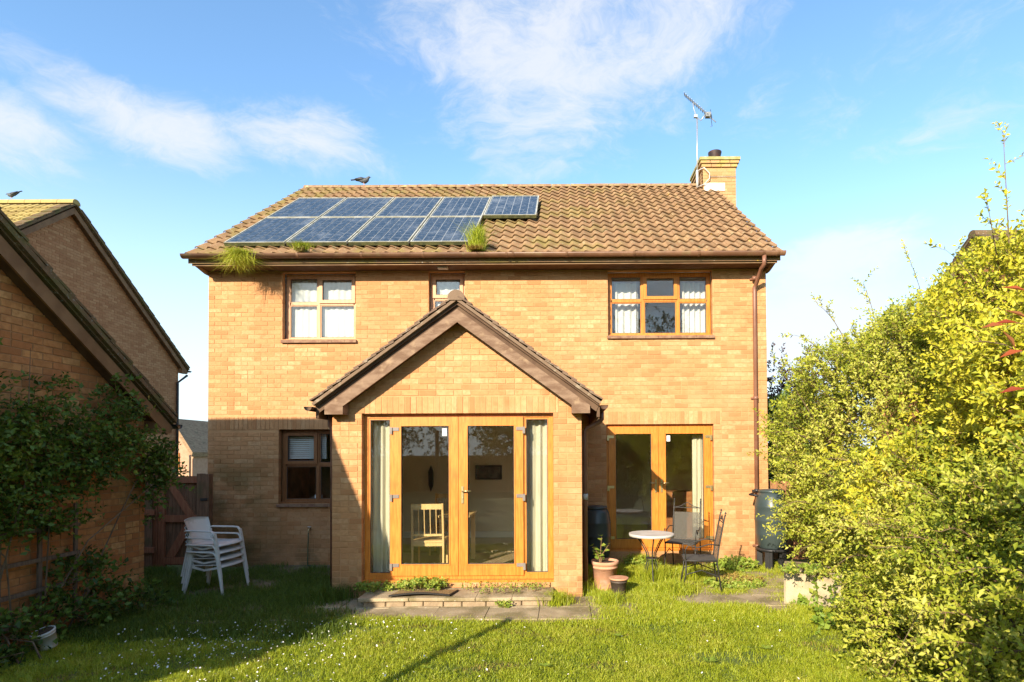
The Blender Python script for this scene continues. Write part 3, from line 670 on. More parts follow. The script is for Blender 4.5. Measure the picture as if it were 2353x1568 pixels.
for q in ((fr[0], sa - .02, fr[2], fr[3]), (sb_ + .02, fr[1], fr[2], fr[3])):
    sm = MB(); frame(sm, q, yd + .01, yd + .03, .022); sm.build('glazing_bead', m_oak, df)
    sm = MB(); frame(sm, (q[0] + .022, q[1] - .022, q[2] + .022, q[3] - .022), yd + .014, yd + .028, .007); sm.build('glazing_seal', m_seal, df)
    pane((q[0] + .029, q[1] - .029, q[2] + .029, q[3] - .029), yd + .02, df, None, 0)
hz1 = [VV(v, yd, 1200) for v in (986, 1140, 1298)]
door_leaf((sa - .005, mid - .003, fr[2] - .012, fr[3] + .012), yd - .002, 1, None, m_hinge, hz1, -1, stick=1)
door_leaf((mid + .003, sb_ + .005, fr[2] - .012, fr[3] + .012), yd - .002, 1, mid + .055, m_hinge, hz1, 1)
y2 = YM + .075
mb = MB(); fr2 = frame(mb, (D2[0] + .004, D2[1] - .004, D2[2] + .02, D2[3] - .003), y2, y2 + .07, .05, bb=.05); df2 = mb.build('door_frame', m_oak, house)
MB().box(D2[0], D2[1], y2 - .07, y2, D2[2] - .01, D2[2] + .022).build('threshold', m_oak, df2)
MB().box(D2[0] + .005, D2[1] - .005, YM + .03, YM + .4, -.2, D2[2] - .011).build('door_base', m_conc, df2)
m2x = Q(1513, 1100, y2)[0]; hz2 = [VV(v, y2, 1600) for v in (1004, 1119, 1235)]
door_leaf((fr2[0] - .012, m2x - .003, fr2[2] - .012, fr2[3] + .012), y2 - .002, -1, m2x - .05, m_metal, hz2, -1)
door_leaf((m2x + .003, fr2[1] + .012, fr2[2] - .012, fr2[3] + .012), y2 - .002, 1, m2x + .05, m_metal, hz2, 1, stick=-1)

# ---------------------------------------------------------------- rooms behind the glass
FZ = D1[2] + .0
# parts of the house: floors, ceilings, partitions
MB().box(EX0 + .1, EX1 - .1, YE + .17, YM - .0, FZ - .1, FZ).box(HX0 + .1, HX1 - .1, YM + .17, 13.2, FZ - .1, FZ - .003).build('ground_floor', m_floor_in, house)
MB().box(EX0 + .1, EX1 - .1, YE + .1, YM + .1, 2.36, 2.40).box(HX0 + .1, HX1 - .1, YM + .102, 13.2, 2.42, 2.46).build('ceiling', m_wall_up, house)
MB().box(HX0 + .1, HX1 - .1, YM + .1, 17, 2.56, 2.62).build('upper_floor', m_floor_in, house)
MB().box(HX0 + .1, HX1 - .1, YM + .13, 17, 4.86, 4.9).build('upper_ceiling', m_wall_up, house)
MB().box(HX0 + .1, HX1 - .1, 13.2, 13.3, FZ - .1, 2.42).box(EX0 - .2, EX1 + .05, 11.3, 11.36, FZ - .002, 2.42).box(EX1 + .05, EX1 + .15, YM + .1, 13.2, FZ, 2.42).box(EX0 - .3, EX0 - .2, YM + .1, 13.2, FZ, 2.42).build('partition', m_wall_in, house)
MB().box(EX0 + .1, EX0 + .12, YE + .17, YM + .1, FZ, 2.36).box(EX1 - .12, EX1 - .1, YE + .17, YM + .1, FZ, 2.36).build('plaster_lining', m_wall_in, house)
MB().box(HX0 + .1, HX1 - .1, 12.2, 12.3, 2.62, 4.86).box(-3.3, -3.2, YM + .1, 12.2, 2.62, 4.86).box(-.6, -.5, YM + .1, 12.2, 2.62, 4.86).build('upper_partition', m_wall_up, house)
MB().box(EX0 - .18, EX1 + .02, 11.27, 11.299, FZ, FZ + .12).build('skirting_board', m_wall_up, house)
m_net = mat('net_curtain', (.84, .85, .86), (.88, .88, .88), scale=3, rough=.95, spec=.1, transl=.4)
def curtain(label, x0, x1, z0, z1, y, m, amp=.03, n=None, tie=0, group=None):
    n = n or max(6, int((x1 - x0) / .012)); V = []; rows = 9
    ph = rnd.uniform(0, 6); k1 = rnd.uniform(55, 75)
    for j in range(rows):
        t = j / (rows - 1); z = z1 + (z0 - z1) * t
        a0 = x0 + tie * (x1 - x0) * max(0, t) if tie > 0 else x0; a1 = x1 + tie * (x1 - x0) * t if tie < 0 else x1
        for i in range(n + 1):
            s = i / n; x = a0 + (a1 - a0) * s
            V.append((x, y + amp * math.sin(k1 * s * (x1 - x0) / .6 * .62 + ph + .5 * math.sin(t * 2)) * (.55 + .45 * t) + .008 * math.sin(31 * s + ph), z))
    nn = len(V); V2 = [(p[0], p[1] + .004, p[2]) for p in V]; F = []
    for j in range(rows - 1):
        for i in range(n):
            a = j * (n + 1) + i; F.append((a, a + n + 1, a + n + 2, a + 1)); F.append((nn + a, nn + a + 1, nn + a + n + 2, nn + a + n + 1))
    o = MB().add(V + V2, F, smooth=True).build('curtain', m)
    return tag(o, label, 'curtain', group=group)
yc = yd + .17
GC = 'curtains behind the windows'
curtain('cream curtain in the left side light of the extension doors', D1[0] + .05, sa - .02, FZ + .05, D1[3] - .06, yc, m_curtain, group=GC)
curtain('cream curtain in the right side light of the extension doors', sb_ - .02, D1[1] - .06, FZ + .05, D1[3] - .06, yc, m_curtain, group=GC)
curtain('cream curtain drawn to the right behind the small patio doors', Q(1590, 1100, 9.85)[0], Q(1622, 1100, 9.85)[0], D2[2] + .08, D2[3] - .18, 9.85, m_curtain, group=GC)
curtain('white curtain at the right of the upper left window', UV(780), UV(823), W1[2] + .05, W1[3] - .42, YM + .3, m_white_c, group=GC)
curtain('white curtain behind the middle of the upper left window', UV(708), UV(738), W1[2] + .05, W1[3] - .2, YM + .3, m_white_c, group=GC)
curtain('white curtain in the left light of the upper right window', UV(1413), UV(1470), W3[2] + .05, W3[3] - .12, YM + .3, m_white_c, group=GC)
curtain('white curtain in the right light of the upper right window', UV(1570), UV(1628), W3[2] + .05, W3[3] - .12, YM + .3, m_white_c, group=GC)
curtain('white net curtain filling the upper left window', W1[0] - .1, W1[1] + .1, W1[2] + .03, W1[3] - .05, YM + rv + .085, m_net, amp=.012, group=GC)
curtain('white net curtain in the narrow upper middle window', W2[0] - .1, W2[1] + .1, W2[2] + .03, W2[3] - .05, YM + rv + .085, m_net, amp=.012, group=GC)
# roller blind of the lower left window
bl = MB(); zt = W4[3] - .08
for k in range(12): bl.box(W4[0] + .08, W4[0] + .72, YM + .2, YM + .225, zt - .035 * k - .03, zt - .035 * k - .004)
tag(bl.build('window_blind', m_wall_up), 'pale slatted blind half down behind the lower left window', 'blind')
tag(MB().lathe([(.0, 0), (.06, 0), (.065, .02), (.06, .1), (.055, .1)], UV(757 - 32, v=1140), YM + .24, z0=W4[2] + .035, seg=12).build('mug', m_wall_up), 'white mug on the ledge inside the lower left window', 'mug')

def dining_chair(x, y, rz, label):
    t = thing('dining_chair', label, 'chair', (x, y, FZ), rz, 'beech dining chairs in the extension')
    for sx in (-1, 1):
        MB().tube([(sx * .21, 0, 0), (sx * .21, 0, .45), (sx * .205, -.05, .98)], .018, 4).build('leg', m_beech, t)
        MB().tube([(sx * .20, .42, 0), (sx * .20, .42, .44)], .018, 4).build('leg', m_beech, t)
    MB().box(-.215, .215, -.01, .45, .44, .47).build('seat', m_beech, t)
    MB().box(-.2, .2, 0, .02, .39, .44).box(-.2, .2, .41, .43, .39, .44).build('seat_rail', m_beech, t)
    MB().box(-.205, .205, -.062, -.04, .90, .975).build('top_rail', m_beech, t)
    MB().box(-.205, .205, -.018, .004, .53, .56).build('lower_rail', m_beech, t)
    for k in range(4): MB().tube([(-.12 + .08 * k, -.008, .55), (-.12 + .08 * k, -.03, .72), (-.12 + .08 * k, -.05, .91)], .013, 4, flat=(1.3, .5)).build('slat', m_beech, t)
    return t
cxx, _ = Q(983, 1200, 7.85)
dining_chair(cxx, 7.85, 0.06, 'slatted beech dining chair seen from behind through the left extension door')
dining_chair(cxx - .12, 9.75, math.pi, 'beech dining chair on the far side of the dining table')
t = thing('dining_table', 'pale wood dining table standing inside the extension', 'table', (cxx + .12, 8.75, FZ), 0)
MB().box(-.1, .36, -.35, .35, .72, .75).build('tabletop', m_beech, t)
for sx, sy in ((-.05, -.3), (.31, -.3), (-.05, .3), (.31, .3)): MB().box(sx - .03, sx + .03, sy - .03, sy + .03, 0, .72).build('leg', m_beech, t)
t = thing('wall_picture', 'dark framed picture on the back wall behind the right extension door', 'picture', (Q(1123, 1086, 11.28)[0], 11.28, Q(1123, 1086, 11.28)[1]))
m_pic = mat('picture_print', (.06, .055, .05), (.16, .14, .12), scale=7)
MB().box(-.26, .26, -.02, .02, -.14, .14).build('frame', m_black, t); MB().box(-.23, .23, -.026, -.0205, -.11, .11).build('print', m_pic, t)
tag(MB().prism([(-.0, -.26), (.045, -.13), (.05, .13), (0, .26), (-.05, .13), (-.045, -.13)], 'y', 0, .03).build('wall_ornament', m_black, None, (Q(990, 1100, 11.25)[0], 11.24, Q(990, 1100, 11.25)[1])), 'tall narrow black ornament hanging on the wall of the extension room', 'ornament')
# living room behind the small patio doors
t = thing('sideboard', 'red brown wooden cabinet inside the small patio doors', 'cabinet', (2.25, 11.2, FZ))
m_cab = mat('cabinet_wood', (.30, .11, .04), (.36, .15, .06), scale=6, stretch=(1, 8, 1), rough=.4)
MB().box(-.35, .35, -.2, .2, 0, .9).build('carcass', m_cab, t)
for k in (0, 1): MB().box(-.33 + .34 * k, -.01 + .34 * k, -.215, -.2, .62, .85).box(-.2 + .34 * k, -.14 + .34 * k, -.23, -.215, .72, .745).build('drawer', m_cab, t)
t = thing('floor_lamp', 'tall slim floor lamp inside the small patio doors', 'lamp', (1.75, 11.0, FZ))
MB().lathe([(.12, 0), (.12, .02), (.012, .03), (.012, 1.5)], seg=12).build('stand', m_black, t); MB().lathe([(.13, 1.45), (.1, 1.7), (.09, 1.7), (.12, 1.46)], seg=16).build('lamp_shade', m_wall_in, t)
# ---------------------------------------------------------------- solar panels
def solar(i, row, label):
    px0 = PX0 + i * 1.03; s0 = (.35, 2.03)[row] - (.05 if i == 4 else 0)
    lift = .085 + (.03 if i == 4 else 0)
    M = axes((px0, 9.17, HE - .02), (1, 0, 0), (0, math.cos(SP), math.sin(SP)), (0, -math.sin(SP), math.cos(SP))) @ Matrix.Translation((0, s0, lift))
    t = bpy.data.objects.new('solar_panel', None); COL.objects.link(t); t.matrix_world = M; tag(t, label, 'solar panel', 'solar panels on the roof')
    W, L = 1.0, 1.65
    fm = MB()
    for (a, b, c, d) in ((0, W, 0, .02), (0, W, L - .02, L), (0, .02, .02, L - .02), (W - .02, W, .02, L - .02)): fm.box(a, b, c, d, 0, .042)
    fm.box(0, W, -.003, -.0005, -.022, .034, 1)
    o = fm.build('frame', [m_alu2, m_mossf], t)
    MB().box(.02, W - .02, .02, L - .02, .010, .030).build('backing', m_cellb, t)
    for r in range(10):
        for c in range(6):
            if 'cell' not in BRICK_CACHE: BRICK_CACHE['cell'] = MB().box(.007, .1485, .003, .1545, 0, .003).mesh('cell', m_cell)
            link('cell', BRICK_CACHE['cell'], t, (.033 + c * .1565, .037 + r * .158, .0315))
    for yb_ in (.3, 1.3): MB().box(-.01, W + .01, yb_, yb_ + .04, -.05, -.003).build('rail', m_alu, t)
PX0 = Q(517, 553, 9.42)[0]
ordn = ['leftmost', 'second from the left', 'third from the left', 'fourth from the left']
for i in range(4): solar(i, 0, 'blue solar panel, %s of the lower row above the gutter' % ordn[i])
for i in range(4): solar(i, 1, 'blue solar panel, %s of the upper row below the ridge' % ordn[i])
solar(4, 1, 'solar panel alone at the right end of the array with white droppings')

# ---------------------------------------------------------------- aerial, birds
mx, _ = Q(1602, 400, 13.1); mt = Q(1601, 268, 13.1)[1]
t = thing('television_aerial', 'television aerial on a thin pale mast strapped to the chimney', 'aerial', (mx, 13.1, 7.95))
h = mt - 7.95
MB().tube([(0, 0, .0), (0.01, 0, h)], .016, 6).build('mast', m_alu, t)
A = Vector((Q(1572, 217, 13.35)[0] - mx, .25, Q(1572, 217, 13.35)[1] - 7.95)); B = Vector((Q(1645, 281, 12.85)[0] - mx, -.25, Q(1645, 281, 12.85)[1] - 7.95))
m_aer = mat('aerial_metal', (.16, .17, .17), (.24, .25, .25), rough=.5, metal=.4)
MB().tube([A, B], .012, 5).build('boom', m_aer, t)
dv = (B - A).normalized(); sd = Vector((.35, .93, 0)).normalized()
for k in range(13):
    p = A + (B - A) * (.02 + .062 * k); e = MB(); e.tube([p - sd * .11, p + sd * .11], .008, 4).tube([p + Vector((0, 0, -.03)), p + Vector((0, 0, .03))], .01, 4).build('element', m_aer, t)
p = A + (B - A) * .86
for q in (-1, 1): MB().tube([p - sd * .16, p + sd * .16 + Vector((0, 0, .10 * q)), p + Vector((-.02, 0, .2 * q))], .008, 4).build('reflector', m_aer, t)
MB().box(-.06, .06, -.05, .05, -.05, .05).build('junction_box', m_aer, t).matrix_local = Matrix.Translation(A + (B - A) * .76)
c0 = A + (B - A) * .28; c1 = A + (B - A) * .70
MB().tube([c0, c0 + Vector((.02, 0, -.16)), Vector((0, 0, h - .02)), c1 + Vector((-.12, 0, -.16)), c1], .013, 6).build('cradle', m_alu, t)
MB().box(-.04, .04, -.03, .03, -.03, .03).build('clamp', m_alu, t).location = (-.03, -.02, h - .01)
zb = Q(1610, 405, 12.95)[1] - 7.95; rr = .17; xx0 = cx0 - mx
MB().tube([(0, 0, zb + .19), (xx0 + .02, -.16, zb + .19), (xx0 + .14, -.16, zb + .06), (xx0 + .14, -.16, zb - .06), (xx0 + .02, -.16, zb - .19), (0, 0, zb - .19)], .017, 6, flat=(1, .6)).tube([(0, 0, zb + .2), (-.01, -.05, zb), (0, 0, zb - .2)], .03, 6).build('bracket', m_lead, t)
MB().tube([(xx0 + .13, -.12, zb), (cx1 - mx, -.11, zb)], .006, 4).build('strap', m_aer, t)

def pigeon(x, y, z, rz, s, label, tilt=0):
    t = thing('pigeon', label, 'bird', (x, y, z), rz)
    m_b = mat('pigeon_grey', (.07, .08, .09), (.13, .14, .15), scale=40, rough=.7); m_bd = mat('pigeon_dark', (.02, .025, .03), (.04, .04, .05), scale=30, rough=.6)
    pts = [(-.19, .0, .125), (-.13, 0, .135), (-.05, 0, .125), (.03, 0, .115), (.075, 0, .145), (.10, 0, .185), (.125, 0, .205), (.145, 0, .203)]
    rad = [.012, .035, .062, .068, .05, .032, .027, .014]
    mb = MB().tube([(p[0] * s, 0, (p[2] + tilt * p[0]) * s) for p in pts], [r * s for r in rad], 10); mb.build('body', m_b, t)
    MB().tube([(-.30 * s, 0, (.115 + tilt * -.3) * s), (-.13 * s, 0, (.14 + tilt * -.13) * s)], [.028 * s, .03 * s], 6, flat=(1, .3)).build('tail', m_bd, t)
    for q in (-1, 1):
        MB().tube([(-.2 * s, q * .04 * s, (.13 + tilt * -.2) * s), (-.05 * s, q * .062 * s, .14 * s), (.05 * s, q * .05 * s, .13 * s)], [.012 * s, .035 * s, .02 * s], 6, flat=(.35, 1)).build('wing', m_bd, t)
        MB().tube([(.0, q * .02 * s, .07 * s), (.012 * s, q * .02 * s, 0)], .006 * s, 4).build('leg', m_terra, t)
    MB().tube([(.145 * s, 0, (.202 + tilt * .14) * s), (.175 * s, 0, (.192 + tilt * .17) * s)], [.007 * s, .002 * s], 5).build('beak', m_bd, t)
pgx = Q(836, 425, YR)[0]
pigeon(pgx, YR, RZ + .065, .1, 1.0, 'dark grey pigeon standing on the ridge above the solar panels')

# ---------------------------------------------------------------- neighbouring buildings
def gable_house(root, XG, side, ye, yr, ze, pitch, length, m_b, m_m, m_t, n_single=0, y_end=None, base=-.2, ov=.22, near_tiles=False, verge_mat=None, seed=50, bm=None, big_eaves=True):
    """ridge along x; the gable end stands at x = XG and faces side; ye: y of the far eaves wall, yr: y of the ridge"""
    tp_ = math.tan(pitch); half = abs(ye - yr); rz = ze + half * tp_; y0 = 2 * yr - ye; ya, yb_ = min(ye, y0), max(ye, y0)
    T = axes((XG, ya, 0), (0, 1, 0), (-side, 0, 0), (0, 0, 1)); c = half
    wall(root, 'gable_wall', T, 0, yb_ - ya, base, rz - .05, lim=lambda z: (c - (rz - z) / tp_, c + (rz - z) / tp_) if z > ze else (0, yb_ - ya), seed=seed, n_single=n_single, m=m_b, mm=m_m,
         poly_back=[(0, base), (yb_ - ya, base), (yb_ - ya, ze), (c, rz), (0, ze)], near=lambda b: abs((b[0] + b[1]) / 2 - (yb_ - ya - 1.6)) * .8 + abs((b[2] + b[3]) / 2 - 1.2))
    xf = XG - side * length; X0, X1 = min(XG - side * .1, xf), max(XG - side * .1, xf)
    MB().box(X0, X1, yb_ - .1, yb_, base, ze).box(X0, X1, ya, ya + .1, base, ze).build('side_wall', m_m, root)
    vx = XG + side * ov; eo = .28
    r = MB(); ya2, yb2 = ya - eo, yb_ + eo; ez2 = ze - eo * tp_
    lo, hi = min(vx - side * .05, xf), max(vx - side * .05, xf)
    r.prism([(ya2, ez2 + .08), (yr, rz + .08), (yb2, ez2 + .08), (yb2, ez2), (yr, rz), (ya2, ez2)], 'x', lo, hi)
    ro = r.build('roof', m_t, root)
    sl = (half + eo) / math.cos(pitch); cs_, sn_ = math.cos(pitch), math.sin(pitch)
    # tiles of the two slopes: single rows at the verge, the rest joined
    for s2 in (-1, 1):
        yy = ya2 if s2 < 0 else yb2
        n = int(sl / .33)
        M = axes((vx, yy, ez2 + .08), (-side, 0, 0), (0, -s2 * cs_, sn_), (0, s2 * sn_, cs_))
        protos = [MB().bevbox(0, .30, 0, .40, .0, .028, .004, tint=q / 3) for q in range(4)]
        pm = [p.mesh('verge_tile', m_t) for p in protos]
        for j in range(n):
            link('verge_tile', pm[rnd.randrange(4)], ro, mw=M @ Matrix.Translation((rnd.uniform(-.006, .006), j * .33, .022 + rnd.uniform(0, .006))) @ Matrix.Rotation(-.065, 4, 'X'))
        if s2 < 0 and near_tiles or (s2 > 0 and near_tiles == 2):
            M2 = axes((vx - side * .3, yy, ez2 + .075), (-side, 0, 0), (0, -s2 * cs_, sn_), (0, s2 * sn_, cs_))
            tile_field(ro, M2, 26, n, lambda i, j: False, bm or m_t, .2, .33, seed=61, seg=6)
    x = vx; k = 0
    while abs(x - vx) < min(length, 7):
        mb = MB(); mb.prism([(yr + .13 * math.cos(math.pi * (q_ - .4) / 7.2), rz + .055 + .12 * math.sin(math.pi * (q_ - .4) / 7.2)) for q_ in range(9)], 'x', min(x, x - side * .44), max(x, x - side * .44)); mb.build('ridge_tile', bm or m_t, ro); x -= side * .45
    bmt = verge_mat or m_barge_d
    for s2 in (-1, 1):
        yy = yr + s2 * (half + eo)
        MB().prism([(yr, rz - .045), (yy, ez2 - .045), (yy, ez2 - .06), (yy - s2 * .1, ez2 - .14), (yr, rz - .225)], 'x', min(vx - side * .06, vx - side * .085), max(vx - side * .06, vx - side * .085)).build('barge_board', bmt, root)
        MB().prism([(yr, rz + .085), (yy, ez2 + .085), (yy, ez2 + .02), (yr, rz + .02)], 'x', min(vx - side * .06, vx - side * .004), max(vx - side * .06, vx - side * .004)).build('verge_strip', m_t, root)
        MB().prism([(yr, rz - .175), (yy - s2 * .25, ez2 + .25 * tp_ - .175), (yy - s2 * .25, ez2 + .25 * tp_ - .19), (yr, rz - .19)], 'x', min(XG - side * .05, vx - side * .065), max(XG - side * .05, vx - side * .065)).build('soffit', m_soffit, root)
        if big_eaves:
            MB().prism([(yy, ez2 - .03), (yy - s2 * .3, ez2 + .19), (yy - s2 * .3, ez2 - .12), (yy - s2 * .02, ez2 - .12)], 'x', min(XG + side * .003, vx - side * .066), max(XG + side * .003, vx - side * .066)).build('eaves_box', bmt, root)
            gutter(min(vx, xf), max(vx, xf), yy + s2 * .05, ez2 + .0, .055, root, m_buttb)
    return rz
GXW = -5.35; gy_e = 7.28
garage = building('brick_garage', 'single storey brown brick garage in shade at the left with a gable over the climber', 'garage', (GXW - 2, 3.92, 0))
tip = Q(410, 970, 7.5)
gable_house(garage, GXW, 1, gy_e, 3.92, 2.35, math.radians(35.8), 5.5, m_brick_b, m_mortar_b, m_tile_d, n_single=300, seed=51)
# the taller neighbour beyond it
nh = building('neighbour_house', 'tall brown brick house with a mossy roof rising behind the garage', 'house', (-17, 15.9, 0))
m_brick_n = mat('red_brown_brick', None, (.36, .18, .08), tint=((.30, .14, .06), (.38, .20, .09), (.44, .25, .12), (.34, .16, .07)), scale=18, bump=.3, rough=.9)
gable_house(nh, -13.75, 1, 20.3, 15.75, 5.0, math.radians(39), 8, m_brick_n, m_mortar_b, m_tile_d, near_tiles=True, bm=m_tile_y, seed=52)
MB().tube([(-13.7, 20.2, 0), (-13.7, 20.2, 4.3), (-13.6, 20.55, 4.6)], .04, 6).build('downpipe', m_buttb, nh)
pz = Q(35, 445, 15.75)
pigeon(pz[0] - .1, 15.75, 8.90, 3.3, 0.85, 'pale brown pigeon landing on the mossy ridge at the far left', tilt=-.5)
# neighbour on the right, seen through the shrubs
rh = building('orange_brick_house', 'orange brick house with a grey tiled gable behind the shrubs on the right', 'house', (13, 13, 0))
m_brick_o = mat('orange_brick', None, (.40, .17, .06), tint=((.36, .14, .05), (.46, .20, .08), (.42, .17, .06)), scale=18, rough=.9)
gable_house(rh, 9.6, -1, 17.5, 13.0, 3.7, math.radians(33), 8, m_brick_o, m_mortar, m_tile_d, near_tiles=True, seed=53, verge_mat=m_barge)
# houses far off in the gap beside the gate
fh = building('far_gabled_house', 'small far pink brick house with a steep gable seen in the gap above the gate', 'house', (-24, 40, 0))
def FX(u, y=40): return Q(u, 1040, y)[0]
def FZv(v, y=40): return Q(430, v, y)[1]
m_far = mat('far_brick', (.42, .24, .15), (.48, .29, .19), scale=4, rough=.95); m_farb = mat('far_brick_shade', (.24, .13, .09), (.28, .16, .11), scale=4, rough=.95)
MB().prism([(FX(370), -1), (FX(444), -1), (FX(444), FZv(1043)), (FX(405), FZv(975)), (FX(370), FZv(1040))], 'y', 40, 46).build('wall', m_far, fh)
MB().prism([(FX(402), FZv(962)), (FX(451), FZv(1040)), (FX(449), FZv(1050)), (FX(402), FZv(976))], 'y', 39.6, 46.2).build('roof', m_fascia, fh)
wf = MB(); r = (FX(399), FX(413), FZv(1080), FZv(1041)); frame(wf, r, 39.93, 40, .12); wf = wf.build('window', m_oak, fh); MB().box(r[0] + .1, r[1] - .1, 39.97, 39.99, r[2] + .1, r[3] - .1).build('pane', m_curtain, wf)
MB().tube([(FX(441), 39.8, -1), (FX(441), 39.8, FZv(1052)), (FX(447), 39.5, FZv(1047))], .06, 6).build('downpipe', m_slate, fh)
fs = building('far_slate_house', 'far house with a dark slate roof beside the small gable above the gate', 'house', (-30, 56, 0))
MB().box(Q(425, 1040, 56)[0], Q(560, 1040, 56)[0], 56, 63, -1, Q(440, 1057, 56)[1]).build('wall', m_farb, fs)
e0, e1 = Q(425, 1055, 55.5), Q(440, 992, 62)
MB().prism([(55.5, e0[1]), (62, e1[1]), (68, e0[1]), (68, e0[1] - .3), (55.5, e0[1] - .3)], 'x', Q(410, 1040, 55.5)[0], Q(570, 1040, 55)[0]).build('roof', m_slate, fs)
MB().box(Q(444, 1052, 55.4)[0], Q(570, 1052, 55.4)[0], 55.25, 55.42, e0[1] - .25, e0[1] - .05).build('gutter', m_lead, fs)
r = (Q(456, 1, 56)[0], Q(478, 1, 56)[0], Q(466, 1090, 56)[1], Q(466, 1061, 56)[1])
MB().box(r[0], r[1], 55.9, 56.01, r[2], r[3]).build('garage_door', m_oak, fs)
MB().prism([(Q(466, 1, 56)[0], Q(466, 1005, 57)[1]), (Q(480, 1, 56)[0], Q(466, 992, 57)[1]), (Q(494, 1, 56)[0], Q(466, 1012, 57)[1]), (Q(480, 1, 56)[0], Q(466, 1020, 57)[1])], 'y', 56, 59).build('dormer', m_terra, fs)

# ---------------------------------------------------------------- gate and fences
gy0 = 9.25
gx0, gz1 = Q(368, 1089, gy0); gx1 = Q(470, 1089, gy0)[0]
t = thing('garden_gate', 'dark brown boarded garden gate with a diagonal brace beside the house', 'gate', ((gx0 + gx1) / 2, gy0, GZ))
hw = (gx1 - gx0) / 2; H = gz1 - GZ
nb = 9
for k in range(nb): a = -hw + .07 + k * (2 * hw - .14) / nb; MB().box(a + .003, a + (2 * hw - .14) / nb - .003, .0, .02, .08, H - .08 + rnd.uniform(-.01, .01)).build('board', m_wood_d, t)
for z in (.10, H * .50, H - .15): MB().box(-hw + .06, hw - .06, -.035, -.001, z, z + .11).build('rail', m_wood_r, t)
for x in (-hw, hw - .1): MB().box(x, x + .1, -.04, .03, .04, H).build('stile', m_wood_r if x < 0 else m_wood_d, t)
MB().prism([(-hw + .12, H - .16), (-hw + .24, H - .16), (hw - .14, H * .5 + .11), (hw - .28, H * .5 + .11)], 'y', -.034, -.002).build('brace', m_wood_r, t)
MB().prism([(hw - .14, H * .5), (hw - .28, H * .5), (-hw + .12, .22), (-hw + .26, .21)], 'y', -.034, -.002).build('brace', m_wood_r, t)
MB().box(hw - .03, hw + .08, -.06, -.03, H * .72, H * .72 + .04).build('latch', m_black, t)
tag(MB().box(-.05, .05, -.05, .05, 0, H + .03).build('gate_post', m_wood_r, None, (gx0 - .06, gy0, GZ)), 'thick red brown post on the hinge side of the gate', 'post')
tag(MB().box(-.05, .05, -.05, .05, 0, H - .01).build('gate_post', m_wood_d, None, (gx1 + .055, gy0, GZ)), 'dark post between the gate and the house wall', 'post')
t = thing('board_fence', 'short dark board fence between garage and gate', 'fence', (gx0 - .6, gy0 - .1, GZ))
x = -1.2
while x < .50: MB().box(x, x + .118, rnd.uniform(0, .01), .02, 0, H - .12 + rnd.uniform(-.01, .01)).build('board', m_wood_d, t); x += .125
MB().box(-1.2, .60, -.03, 0, .9, .99).box(-1.2, .60, -.03, 0, .3, .39).build('rail', m_wood_r, t)
# side fence on the right behind the shrubs
t = thing('side_fence', 'orange brown boarded fence running behind the water butt and shrubs', 'fence', (4.2, 9.9, GZ))
x = -.75
while x < 3.5: MB().box(x, x + .118, rnd.uniform(0, .012), .022, 0, 1.35 + rnd.uniform(-.01, .01)).build('board', mat('orange_fence_wood', (.26, .12, .05), (.33, .17, .075), scale=5, stretch=(10, 10, 1), rough=.85), t); x += .124
MB().box(-.75, 3.5, .022, .06, .3, .39).box(-.75, 3.5, .022, .06, 1.1, 1.19).build('rail', m_wood_r, t)
# trellis against the garage wall
t = thing('trellis', 'grey brown wooden trellis leaning on the garage wall under the climber', 'trellis', (GXW + .06, 5.35, GZ))
for k in range(6): MB().box(0, .022, -1.3 + k * .42, -1.26 + k * .42, .1, 1.35).build('slat', m_wood_g, t)
for z in (.2, .5, .8, 1.1): MB().box(.022, .04, -1.35, .85, z, z + .04).build('cross_slat', m_wood_g, t)

